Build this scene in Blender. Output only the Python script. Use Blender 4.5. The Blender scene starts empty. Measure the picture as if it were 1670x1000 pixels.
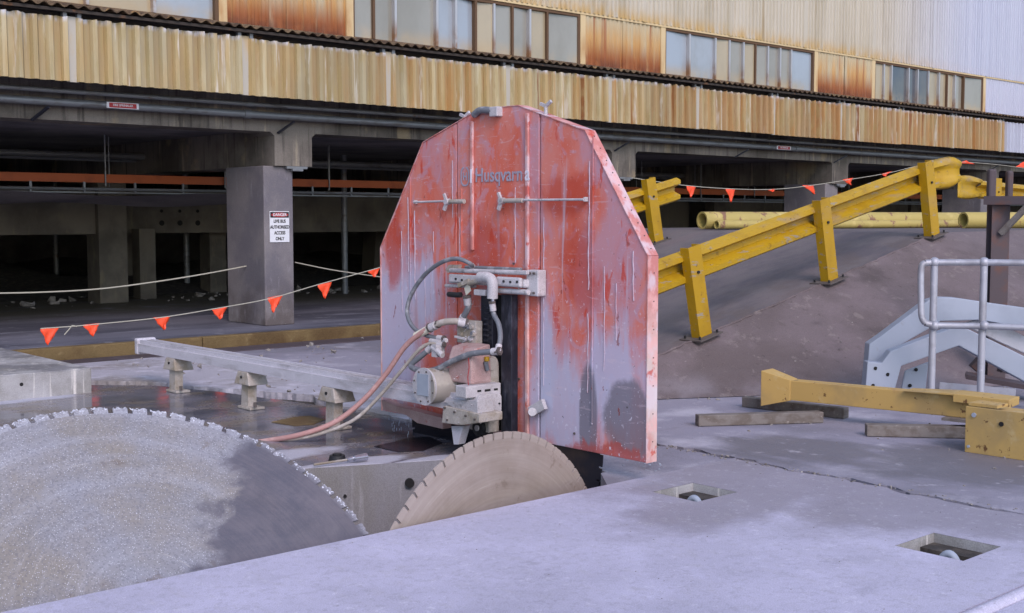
import bpy, bmesh, math, random
from mathutils import Vector, Matrix
random.seed(7)
D = bpy.data; S = bpy.context.scene; COL = S.collection
# ------------------------------------------------------------------ camera
HC = 1.6; FPX = 1990.0; YAW = math.radians(48.1); PIT = math.atan(145 / FPX)
FW = Vector((math.cos(YAW), math.sin(YAW), 0)); RT = Vector((math.sin(YAW), -math.cos(YAW), 0)); ZZ = Vector((0, 0, 1))
FC = FW * math.cos(PIT) - ZZ * math.sin(PIT); UP = FW * math.sin(PIT) + ZZ * math.cos(PIT)
cam = D.cameras.new('camera'); cam.sensor_width = 36; cam.lens = 36 * FPX / 1670; cam.clip_end = 600; cam.clip_start = 0.05
co = D.objects.new('camera', cam); COL.objects.link(co)
co.matrix_world = Matrix.Translation((0, 0, HC)) @ Matrix((RT, UP, -FC)).transposed().to_4x4()
S.camera = co
# ------------------------------------------------------------------ light
SUN_EL = math.radians(38); SUN_AZ = math.radians(-113)          # direction of the sun, measured from +X
w = D.worlds.new('World'); S.world = w; w.use_nodes = True
nt = w.node_tree; bg = nt.nodes['Background']
sky = nt.nodes.new('ShaderNodeTexSky'); sky.sky_type = 'NISHITA'; sky.sun_disc = False
sky.sun_elevation = SUN_EL; sky.sun_rotation = math.radians(90) - SUN_AZ
sky.dust_density = 1.6; sky.ozone_density = 3.2; sky.air_density = 1.0
tc = nt.nodes.new('ShaderNodeTexCoord'); cm = nt.nodes.new('ShaderNodeMapping'); cm.inputs['Scale'].default_value = (1, 1, 3.2)
cn = nt.nodes.new('ShaderNodeTexNoise'); cn.inputs['Scale'].default_value = 2.6; cn.inputs['Detail'].default_value = 7; cn.inputs['Roughness'].default_value = .55
cr = nt.nodes.new('ShaderNodeMapRange'); cr.interpolation_type = 'SMOOTHSTEP'; cr.inputs[1].default_value = .44; cr.inputs[2].default_value = .66; cr.inputs[4].default_value = .55
hs = nt.nodes.new('ShaderNodeHueSaturation'); hs.inputs['Saturation'].default_value = .35; hs.inputs['Value'].default_value = 1.35
cx = nt.nodes.new('ShaderNodeMix'); cx.data_type = 'RGBA'
nt.links.new(tc.outputs['Generated'], cm.inputs[0]); nt.links.new(cm.outputs[0], cn.inputs['Vector']); nt.links.new(cn.outputs['Fac'], cr.inputs[0]); nt.links.new(cr.outputs[0], cx.inputs[0])
nt.links.new(sky.outputs[0], hs.inputs['Color']); nt.links.new(sky.outputs[0], cx.inputs[6]); nt.links.new(hs.outputs[0], cx.inputs[7]); nt.links.new(cx.outputs[2], bg.inputs[0]); bg.inputs[1].default_value = 0.15
sl = D.lights.new('sun', 'SUN'); sl.energy = .95; sl.angle = math.radians(24); sl.color = (1, .80, .84)
so = D.objects.new('sun', sl); COL.objects.link(so)
sd = Vector((math.cos(SUN_EL) * math.cos(SUN_AZ), math.cos(SUN_EL) * math.sin(SUN_AZ), math.sin(SUN_EL)))
so.rotation_euler = (-sd).to_track_quat('-Z', 'Y').to_euler()
S.view_settings.view_transform = 'Standard'; S.view_settings.look = 'None'; S.view_settings.gamma = 1
S.view_settings.exposure = 0.64

# ------------------------------------------------------------------ survey helper: sight line through a photo pixel, cut by a world plane
def P(x, y, X=None, Y=None, Z=None):
    d = FC + RT * ((x - 835) / FPX) + UP * ((500 - y) / FPX)
    if X is not None: t = X / d.x
    elif Y is not None: t = Y / d.y
    else: t = (Z - HC) / d.z
    return Vector((0, 0, HC)) + d * t

# ------------------------------------------------------------------ materials
def lin(c):
    if isinstance(c, str):
        c = [int(c[i:i + 2], 16) / 255 for i in (0, 2, 4)]
        c = [v / 12.92 if v < .04045 else ((v + .055) / 1.055) ** 2.4 for v in c]
    return (c[0], c[1], c[2], 1)
class NT:
    def __init__(s, name):
        s.m = D.materials.new(name); s.m.use_nodes = True; s.t = s.m.node_tree
        s.b = s.t.nodes['Principled BSDF']
    def n(s, kind, **kw):
        o = s.t.nodes.new('ShaderNode' + kind)
        for k, v in kw.items(): setattr(o, k, v)
        return o
    def l(s, a, b): s.t.links.new(a, b)
    def math(s, op, a, b=None, clamp=False):
        o = s.n('Math', operation=op); o.use_clamp = clamp
        for i, v in enumerate((a, b)):
            if v is None: continue
            if hasattr(v, 'is_output') or not isinstance(v, (int, float)): s.l(v, o.inputs[i])
            else: o.inputs[i].default_value = v
        return o.outputs[0]
    def mr(s, v, a, b, c=0., d=1.):
        o = s.n('MapRange'); o.interpolation_type = 'SMOOTHSTEP'; s.l(v, o.inputs[0])
        for i, q in enumerate((a, b, c, d)): o.inputs[i + 1].default_value = q
        return o.outputs[0]
    def mix(s, f, a, b):
        o = s.n('Mix', data_type='RGBA')
        s.l(f, o.inputs[0])
        for i, v in ((6, a), (7, b)):
            if isinstance(v, (tuple, list)): o.inputs[i].default_value = v
            else: s.l(v, o.inputs[i])
        return o.outputs[2]
def pos_node(N, co):
    if co == 'world': return N.n('NewGeometry').outputs['Position']
    return N.n('TexCoord').outputs['Object']
def noise(N, vec, scale, stretch=(1, 1, 1), detail=5, rough=.6, dist=0, off=0):
    mp = N.n('Mapping'); N.l(vec, mp.inputs[0]); mp.inputs['Scale'].default_value = stretch
    mp.inputs['Location'].default_value = (off, off * .7, off * 1.3)
    no = N.n('TexNoise'); N.l(mp.outputs[0], no.inputs['Vector'])
    no.inputs['Scale'].default_value = scale; no.inputs['Detail'].default_value = detail
    no.inputs['Roughness'].default_value = rough; no.inputs['Distortion'].default_value = dist
    return no.outputs['Fac']
def mat(name, base, rough=.8, metal=0, layers=(), bump=None, co='world', spec=None):
    """layers: dicts col, s(scale), st(stretch), lo, hi, a(amount), m=[(axis,v0,v1)...] soft masks, blob=[(x,y,r)] , r(rough)"""
    N = NT(name); vec = pos_node(N, co)
    xyz = N.n('SeparateXYZ'); N.l(vec, xyz.inputs[0])
    c = None; rv = None; base = lin(base)
    cs = N.n('RGB'); cs.outputs[0].default_value = base; c = cs.outputs[0]
    rs = N.n('Value'); rs.outputs[0].default_value = rough; rv = rs.outputs[0]
    for i, L in enumerate(layers):
        f = noise(N, vec, L.get('s', 1), L.get('st', (1, 1, 1)), L.get('d', 5), L.get('ro', .6), L.get('di', 0), i * 3.7 + 1)
        if 'blob' in L:
            bs = None
            for bx, by, brx, bry in L['blob']:
                dx = N.math('MULTIPLY', N.math('SUBTRACT', xyz.outputs[L.get('ax', (0, 1))[0]], bx), 1 / brx)
                dy = N.math('MULTIPLY', N.math('SUBTRACT', xyz.outputs[L.get('ax', (0, 1))[1]], by), 1 / bry)
                q = N.math('ADD', N.math('MULTIPLY', dx, dx), N.math('MULTIPLY', dy, dy))
                q = N.math('SUBTRACT', 1.0, N.math('SQRT', q))
                bs = q if bs is None else N.math('MAXIMUM', bs, q)
            f = N.math('ADD', bs, N.math('MULTIPLY', N.math('SUBTRACT', f, .5), L.get('w', 1.2)))
        f = N.mr(f, L['lo'], L['hi'])
        for ax, v0, v1 in L.get('m', ()):
            f = N.math('MULTIPLY', f, N.mr(xyz.outputs[ax], v0, v1) if v0 < v1 else N.mr(xyz.outputs[ax], v1, v0, 1, 0))
        f = N.math('MULTIPLY', f, L.get('a', 1.))
        if 'col' in L: c = N.mix(f, c, lin(L['col']))
        if 'r' in L:
            o = N.n('Mix', data_type='FLOAT'); N.l(f, o.inputs[0]); N.l(rv, o.inputs[2]); o.inputs[3].default_value = L['r']; rv = o.outputs[0]
    if bump:
        gg = noise(N, vec, 170, (1, 1, 1), 2, .7, 0, 77)
        hs = N.n('HueSaturation'); N.l(c, hs.inputs['Color']); N.l(N.mr(gg, .25, .75, .80, 1.18), hs.inputs['Value']); c = hs.outputs[0]
    N.l(c, N.b.inputs['Base Color']); N.l(rv, N.b.inputs['Roughness'])
    N.b.inputs['Metallic'].default_value = metal
    if spec is not None: N.b.inputs['Specular IOR Level'].default_value = spec
    if bump:
        bn = N.n('Bump'); bn.inputs['Strength'].default_value = bump[1]; bn.inputs['Distance'].default_value = bump[2] if len(bump) > 2 else .01
        N.l(noise(N, vec, bump[0], (1, 1, 1), 6, .65), bn.inputs['Height']); N.l(bn.outputs[0], N.b.inputs['Normal'])
    return N.m

GR = (1, 1, .25)
M = {}
M['slab'] = mat('pale_slab_concrete', 'b9b6ca', .75, layers=[
    dict(col='9a98a8', s=1.1, lo=.42, hi=.7, a=.35), dict(col='c8c5dc', s=2, lo=.45, hi=.7, a=.5),
    dict(col='6c6468', s=2.6, ro=.7, lo=-.25, hi=.5, a=.6, w=1.3, r=.4, blob=[(6.1, 4.5, 1.3, .75), (6.3, 3.6, .7, 1.5), (5.3, 4.2, .8, .4), (5.9, 3.6, .7, .5)]), dict(col='7c7a84', s=.7, ro=.7, lo=.48, hi=.6, a=.15), dict(col='62606a', s=3.2, st=(1, 1, 1), ro=.75, d=9, lo=.61, hi=.64, a=.18), dict(col='55535c', s=60, lo=.66, hi=.72, a=.5), dict(col='86848e', s=28, ro=.75, d=9, lo=.5, hi=.6, a=.28), dict(col='dddbe6', s=20, ro=.8, d=9, lo=.56, hi=.64, a=.35),
    dict(col='a8a4a8', s=14, st=(1, .4, 1), lo=.5, hi=.8, a=.35), dict(col='57565c', s=26, lo=.68, hi=.76, a=.35),
    dict(col='d8d8e0', s=40, lo=.62, hi=.72, a=.3)], bump=(45, .25, .01))
M['wet'] = mat('wet_slab_concrete', '7c7a84', .22, layers=[
    dict(col='565862', s=1.2, lo=.38, hi=.62, a=.8, r=.06), dict(col='7c7060', s=1.8, ro=.7, lo=.47, hi=.6, a=.65, r=.35), dict(col='7c7a86', s=3.5, st=(.5, 1.5, 1), lo=.5, hi=.66, a=.6),
    dict(col='8b857e', s=5, lo=.62, hi=.72, a=.6, r=.5),
    dict(col='b4b4c0', s=3, lo=-.1, hi=.2, w=1.0, a=.9, r=.7, blob=[(4.3, 6.55, .7, .16), (4.9, 6.3, .4, .12), (3.2, 10.9, 1.4, .3), (3.6, 7.1, 1.2, .2)])],
    bump=(6, .12, .004))
M['wall_conc'] = mat('cast_concrete_face', '85848a', .85, layers=[
    dict(col='77736a', s=2.0, st=(1, 1, .5), lo=.4, hi=.7, a=.7), dict(col='9f9ea2', s=5, st=(4, 4, .35), lo=.55, hi=.7, a=.6),
    dict(col='5b574f', s=9, lo=.62, hi=.75, a=.4)], bump=(50, .3))
M['block'] = mat('block_concrete', 'a5a4a6', .85, layers=[
    dict(col='75726c', s=1.7, lo=.4, hi=.65, a=.7), dict(col='d0ccc8', s=3, st=(6, 6, .3), lo=.56, hi=.68, a=.9),
    dict(col='58575d', s=2.2, lo=.46, hi=.6, a=.6, m=[(2, .2, .225)])], bump=(40, .3))
M['yard'] = mat('yard_concrete', '908d9b', .85, layers=[
    dict(col='74727c', s=.55, lo=.42, hi=.62, a=.8), dict(col='bebbc6', s=1.3, lo=.5, hi=.72, a=.7),
    dict(col='626066', s=2.6, st=(1.6, .6, 1), ro=.7, lo=-.2, hi=.4, w=1.5, a=.75, r=.45, blob=[(7.6, 3.9, 1.0, .7), (7.1, 4.9, .6, .6), (8.6, 3.5, 1.2, .9)]),
    dict(col='6a5a50', s=2.7, lo=.6, hi=.75, a=.4), dict(col='c9c6d0', s=7, lo=.6, hi=.75, a=.5),
    dict(col='4c4a4e', s=22, lo=.67, hi=.74, a=.5)], bump=(30, .4, .015))
M['ledge'] = mat('pale_slurry_concrete', 'aba8b2', .8, layers=[
    dict(col='88827e', s=1.3, lo=.45, hi=.65, a=.8), dict(col='c6c3cf', s=4, lo=.5, hi=.7, a=.8),
    dict(col='6c6663', s=7, lo=.62, hi=.72, a=.7), dict(col='75685c', s=1, lo=.4, hi=.6, a=.6, m=[(0, 6.6, 7.4)])], bump=(25, .6, .02))
M['gap'] = mat('dirt_in_gap', '3a3634', .95, layers=[dict(col='5a534c', s=9, lo=.45, hi=.7)], bump=(40, .6))
M['ramp'] = mat('ramp_surface', '6c6668', .8, layers=[
    dict(col='545058', s=.5, st=(1, 2.2, 1), ro=.7, lo=.42, hi=.6, a=.8), dict(col='5f5654', s=1.5, ro=.7, lo=.45, hi=.6, a=.8, m=[(1, 8.8, 7.4)]), dict(col='75686a', s=1.2, st=(.6, 2, 1), lo=.5, hi=.7, a=.5),
    dict(col='8a8486', s=9, lo=.62, hi=.8, a=.3)], bump=(35, .3))
M['bank'] = mat('embankment_concrete', '6b6062', .9, layers=[
    dict(col='564c4b', s=.6, lo=.4, hi=.62, a=.7), dict(col='8a807c', s=5, st=(1, 1, 1), ro=.75, d=9, lo=.56, hi=.62, a=.4), dict(col='443b3a', s=11, ro=.75, d=8, lo=.6, hi=.65, a=.5), dict(col='73676a', s=1.6, lo=.48, hi=.72, a=.7),
    dict(col='4d4440', s=6, lo=.6, hi=.75, a=.4), dict(col='a39b98', s=13, lo=.68, hi=.8, a=.5),
    dict(col='8f8a92', s=1.2, lo=.3, hi=.6, a=.6, m=[(2, .25, 0)]), dict(col='3c3534', s=1.0, st=(1, 1, 2), lo=.55, hi=.7, a=.5)], bump=(22, .5, .02))
M['floor_in'] = mat('loading_floor', '6c6c78', .7, layers=[
    dict(col='4b4c58', s=.7, st=(.5, 1.4, 1), lo=.4, hi=.6), dict(col='9a9aa8', s=1.2, st=(.4, 2.5, 1), lo=.56, hi=.7, a=.7),
    dict(col='5a5448', s=1, lo=.2, hi=.5, m=[(1, 16.5, 19)]), dict(col='8a8a92', s=4, ro=.7, lo=.58, hi=.66, a=.6)], bump=(20, .4))
M['conc_dark'] = mat('stained_beam_concrete', '77716a', .9, layers=[
    dict(col='4a453f', s=.8, lo=.4, hi=.62, a=.8), dict(col='a39884', s=2.2, st=(3, 3, .4), lo=.56, hi=.72, a=.7),
    dict(col='332f2c', s=3, st=(5, 5, .3), lo=.52, hi=.7, a=.7), dict(col='9a8a6c', s=.9, st=(2, 1, 1), lo=.58, hi=.66, a=.5)], bump=(40, .3))
M['column'] = mat('column_concrete', '7b7678', .85, layers=[
    dict(col='5c5a64', s=1.4, lo=.4, hi=.66, a=.7), dict(col='4c433f', s=2.5, lo=.35, hi=.6, a=.7, m=[(2, 1.0, .2)]),
    dict(col='9a97a0', s=6, st=(3, 3, .6), lo=.56, hi=.76, a=.4), dict(col='c8c4c8', s=30, lo=.71, hi=.76, a=.5)], bump=(45, .25))
M['inner'] = mat('inner_concrete', '706a60', .95, layers=[
    dict(col='4f4b46', s=1.1, lo=.4, hi=.65, a=.8), dict(col='857b64', s=4, st=(2, 2, .5), lo=.55, hi=.75, a=.5)])
M['inner_dk'] = mat('lifted_inner_concrete', '7a787a', .95, layers=[dict(col='5c5a60', s=1, lo=.4, hi=.65)])  # base raised to soften the black shade under the building, imitating haze
M['orange_beam'] = mat('orange_primer_steel', 'b0582c', .6, layers=[dict(col='7d3a1c', s=3, lo=.5, hi=.75, a=.6)])
M['galv'] = mat('galvanised_pipe', '7d8084', .45, .4, layers=[dict(col='5a5450', s=3, st=(1, 3, 3), lo=.5, hi=.7, a=.7), dict(col='6a4a34', s=5, lo=.64, hi=.74, a=.6)])
M['kerb'] = mat('rust_stained_kerb', '74613f', .9, layers=[dict(col='553f24', s=2, lo=.42, hi=.66, a=.7), dict(col='9a8762', s=7, lo=.58, hi=.76, a=.6)], bump=(30, .6, .02))
M['kerbfoot'] = mat('dark_kerb_strip', '4e454a', .6, layers=[dict(col='6a6168', s=3, lo=.5, hi=.7, a=.5)])
# sheeting
M['fascia'] = mat('stained_fascia_sheet', 'b3a988', .55, layers=[
    dict(col='a88a54', s=2.4, st=(2.2, 0, .25), lo=.36, hi=.62, a=.75), dict(col='8d8468', s=.6, st=(1, 0, .4), lo=.45, hi=.6, a=.6),
    dict(col='a0702f', s=2.0, st=(2.4, 0, .16), lo=.45, hi=.66, a=.8, m=[(0, 6, 12)]),
    dict(col='7a4418', s=3.1, st=(4, 0, .12), lo=.58, hi=.68, a=.85, m=[(0, 8, 13)]),
    dict(col='96632c', s=1.1, st=(2, 0, .1), lo=.35, hi=.6, a=.55, m=[(0, 14, 18)]),
    dict(col='6f5a3c', s=1.5, st=(2, 0, .3), lo=.2, hi=.6, a=.35, m=[(1, 13.62, 13.655)]),  # grooves darkened in colour to bring back rib shading
    dict(col='c4c8d4', s=5, st=(3, 0, .7), lo=.4, hi=.62, a=.8, m=[(2, 3.76, 3.83)]),
    dict(col='d2d0c8', s=3, st=(3.5, 0, .2), lo=.6, hi=.68, a=.5), dict(col='9a8a5c', s=5, st=(3, 0, .4), lo=.5, hi=.62, a=.5),
    dict(col='aeb3c2', s=1, lo=0, hi=.1, a=.95, m=[(0, 27.55, 27.7)])])
M['joint'] = mat('pale_joint_strip', 'aba79c', .5, layers=[dict(col='b59a68', s=4, st=(1, 1, .3), lo=.45, hi=.7, a=.7)])
M['sheet'] = mat('painted_wall_sheet', 'bab3a2', .5, layers=[
    dict(col='a0967e', s=1.2, st=(1.6, 0, .2), lo=.45, hi=.7, a=.7), dict(col='8c7850', s=1.6, st=(3, 0, .12), lo=.58, hi=.7, a=.6),
    dict(col='b8923e', s=3, st=(2, 0, .8), lo=.3, hi=.6, a=.7, m=[(2, 5.15, 4.84)]),
    dict(col='b2b8ca', s=.8, lo=.1, hi=.4, a=.9, m=[(0, 22, 27)])])  # bluish white to the right paints the glare into the sheet colour
M['rustsheet'] = mat('rusting_wall_sheet', 'b3a88a', .6, layers=[
    dict(col='b98a45', s=2, st=(3, 0, .3), lo=.35, hi=.6, a=.8, m=[(2, 4.9, 4.45)]),
    dict(col='8a4a1a', s=3, st=(3, 0, .3), lo=.2, hi=.5, a=.95, m=[(2, 4.55, 4.15)]),
    dict(col='8a4c20', s=2, st=(4, 0, .1), lo=.55, hi=.66, a=.8), dict(col='5a2a14', s=4, lo=.3, hi=.6, a=.8, m=[(2, 4.25, 4.04)]),
    dict(col='b0b5c6', s=1, lo=0, hi=.1, a=.95, m=[(0, 27.1, 27.4)])])
M['flash'] = mat('cream_flashing', 'c9b489', .6, layers=[dict(col='a06a2c', s=3, st=(1, 1, .3), lo=.35, hi=.65, a=.8, m=[(2, 4.7, 4.2)])])
M['awning'] = mat('rusty_awning_sheet', '6c5a44', .9, layers=[dict(col='3a2a20', s=6, lo=.4, hi=.6, a=.8), dict(col='9c7a4c', s=9, lo=.58, hi=.7, a=.7)])
M['purlin'] = mat('dark_purlin', '37312d', .9, layers=[dict(col='6a4a30', s=4, lo=.58, hi=.68, a=.8)])
M['mull'] = mat('aluminium_mullion', 'b4b4b6', .35, .5, layers=[dict(col='8a5a26', s=3, lo=.3, hi=.6, a=.9, m=[(2, 4.45, 4.1)])])
M['mull_dk'] = mat('rusty_mullion', '5c4530', .8)
def glass(name, c, r, s): return mat(name, c, r, .0, layers=[dict(col='6e6a5c', s=.8, st=(1, 1, .6), lo=.4, hi=.7, a=.5), dict(col='a89068', s=2, lo=.3, hi=.6, a=.7, m=[(2, 4.3, 4.05)])], spec=s)
M['pane'] = glass('dusty_window_glass', '8c8b82', .16, 1.0)
M['pane_b'] = glass('sky_bright_window_glass', '96a0aa', .12, 1.0)  # bluish base stands in for panes reflecting brighter sky
M['pane_c'] = glass('cream_window_glass', 'a3977c', .2, .9)
M['pane_d'] = glass('dark_window_glass', '3c4452', .08, 1.0)
# yellow steel
def yellow(name, c='b08d14', a=.5): return mat(name, c, .5, layers=[dict(col='8f6c10', s=3, lo=.45, hi=.7, a=.5), dict(col='8d8078', s=2.2, st=(.5, 2, 2), lo=.55, hi=.7, a=a), dict(col='4a3a2a', s=24, lo=.66, hi=.7, a=.8), dict(col='8c8a88', s=14, st=(.3, 1, 1.5), ro=.7, d=8, lo=.6, hi=.62, a=.7), dict(col='6a4a1c', s=7, ro=.7, d=7, lo=.6, hi=.66, a=.5)])
M['yel'] = yellow('yellow_rail_paint'); M['yel_post'] = yellow('yellow_post_paint', 'ad8808', .15)
M['yel_pale'] = mat('chipped_pale_yellow_paint', 'b8995a', .65, layers=[dict(col='98835a', s=2, lo=.45, hi=.66, a=.7), dict(col='c4b48c', s=5, lo=.55, hi=.7, a=.5), dict(col='57361c', s=13, ro=.7, d=7, lo=.61, hi=.63, a=.9), dict(col='8a5f50', s=3, lo=.6, hi=.72, a=.5)])
M['yel_pipe'] = mat('rusted_yellow_pipe', 'ab9a58', .6, layers=[dict(col='d0bd7c', s=3, lo=.5, hi=.7, a=.6), dict(col='6d3a42', s=5, st=(1, 1, .6), ro=.7, lo=.56, hi=.62, a=.75)])
M['steel_dk'] = mat('brown_weathered_steel', '4e4448', .75, layers=[dict(col='6a4230', s=4, lo=.5, hi=.68, a=.6)])
M['plate'] = mat('dull_base_plate', '57504e', .7)
M['frame'] = mat('pale_blue_white_paint', '9ca5b4', .6, layers=[dict(col='858e9c', s=2, lo=.45, hi=.7, a=.5), dict(col='8d8a8a', s=12, lo=.66, hi=.75, a=.5)])
M['rail_w'] = mat('galvanised_handrail', 'a9abb5', .5, .3, layers=[dict(col='87868c', s=6, lo=.45, hi=.7, a=.7), dict(col='c9c9d2', s=16, lo=.6, hi=.75, a=.6)])
M['timber'] = mat('weathered_timber', '76706c', .9, layers=[dict(col='5a5048', s=3, st=(1, 5, 5), lo=.4, hi=.65, a=.7), dict(col='a39a94', s=9, st=(.4, 6, 6), lo=.6, hi=.72, a=.6)])
# saw
M['slurry_metal'] = mat('slurry_coated_alloy', 'aeabb0', .6, .0, layers=[
    dict(col='c6c3c8', s=5, lo=.42, hi=.66, a=.8), dict(col='6a6460', s=14, lo=.58, hi=.7, a=.6), dict(col='8c7f6c', s=3, lo=.56, hi=.7, a=.5)], bump=(60, .3, .004))
M['track'] = mat('slurry_coated_track', 'c0bec8', .5, .0, layers=[dict(col='8a878a', s=3, st=(3, .6, 3), lo=.48, hi=.7, a=.6), dict(col='cdcad4', s=9, lo=.55, hi=.7, a=.6)], bump=(60, .2, .003))
M['foot'] = mat('tan_slurry_steel', 'a8a19b', .75, layers=[dict(col='857a68', s=6, lo=.45, hi=.65, a=.8), dict(col='c3bcb4', s=11, lo=.58, hi=.7, a=.6)], bump=(60, .3, .004))
M['black_rack'] = mat('wet_black_steel', '2b2d38', .3, .3, layers=[dict(col='5c5f6e', s=12, st=(1, 1, .5), lo=.5, hi=.7, a=.7)])
M['motor_red'] = mat('dusty_red_casting', 'a88c8a', .6, layers=[dict(col='b9a09e', s=7, lo=.42, hi=.62, a=.8), dict(col='a03c30', s=12, lo=.6, hi=.7, a=.7)], bump=(40, .3, .004))
M['drum'] = mat('dusty_grey_drum', '9c9690', .6, layers=[dict(col='bdb6aa', s=5, lo=.45, hi=.65, a=.8), dict(col='7a6c5c', s=9, lo=.6, hi=.72, a=.7)])
M['hose_grey'] = mat('grey_hose', '6c7078', .5, layers=[dict(col='9a9ca2', s=12, lo=.5, hi=.65, a=.8)])
M['hose_pink'] = mat('faded_red_hose', 'b08682', .5, layers=[dict(col='c5a39f', s=9, lo=.48, hi=.64, a=.8), dict(col='8a3a34', s=2, lo=.5, hi=.6, a=.7, m=[(1, 7.1, 7.5)])])
M['hose_tan'] = mat('dusty_tan_hose', '9c948c', .6, layers=[dict(col='bdb6b2', s=9, lo=.48, hi=.64, a=.8)])
M['tape'] = mat('pale_tape', 'd8d4c4', .6)
M['dark'] = mat('dark_rubber', '1d1e22', .6, layers=[dict(col='50525a', s=20, lo=.56, hi=.7, a=.6)])
M['hole'] = mat('painted_hole_shadow', '19181a', .9)  # near-black colour stands in for the shade inside holes and slots
M['spinblade'] = mat('wet_saw_steel', '2e2e38', .22, .5, layers=[dict(col='5a4a40', s=3, lo=.5, hi=.7, a=.6)])
M['orange'] = mat('orange_flag_plastic', 'f0502a', .5, layers=[dict(col='c8401e', s=20, lo=.5, hi=.7, a=.5)])
M['rope'] = mat('pale_rope', 'a8a698', .8)
M['chrome'] = mat('chrome_tool', 'b8bac4', .25, .8, layers=[dict(col='8a8078', s=30, lo=.55, hi=.7, a=.6)])
M['redsign'] = mat('red_sign_vinyl', 'a02024', .5); M['whitesign'] = mat('white_sign_enamel', 'd4d6dc', .5, layers=[dict(col='aaa9aa', s=12, lo=.58, hi=.7, a=.5)])
M['ink'] = mat('black_ink', '1c1c22', .7)
M['rubble'] = mat('broken_concrete', '8d8884', .95, layers=[dict(col='6a645f', s=12, lo=.45, hi=.65, a=.8)])
M['grit'] = M['slab']
M['letter'] = mat('faded_grey_lettering', '9a9aac', .6, layers=[dict(col='a06468', s=30, lo=.56, hi=.7, a=.6)])
M['white_letter'] = mat('bright_letter_remnant', 'd6d4e0', .6)

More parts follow.
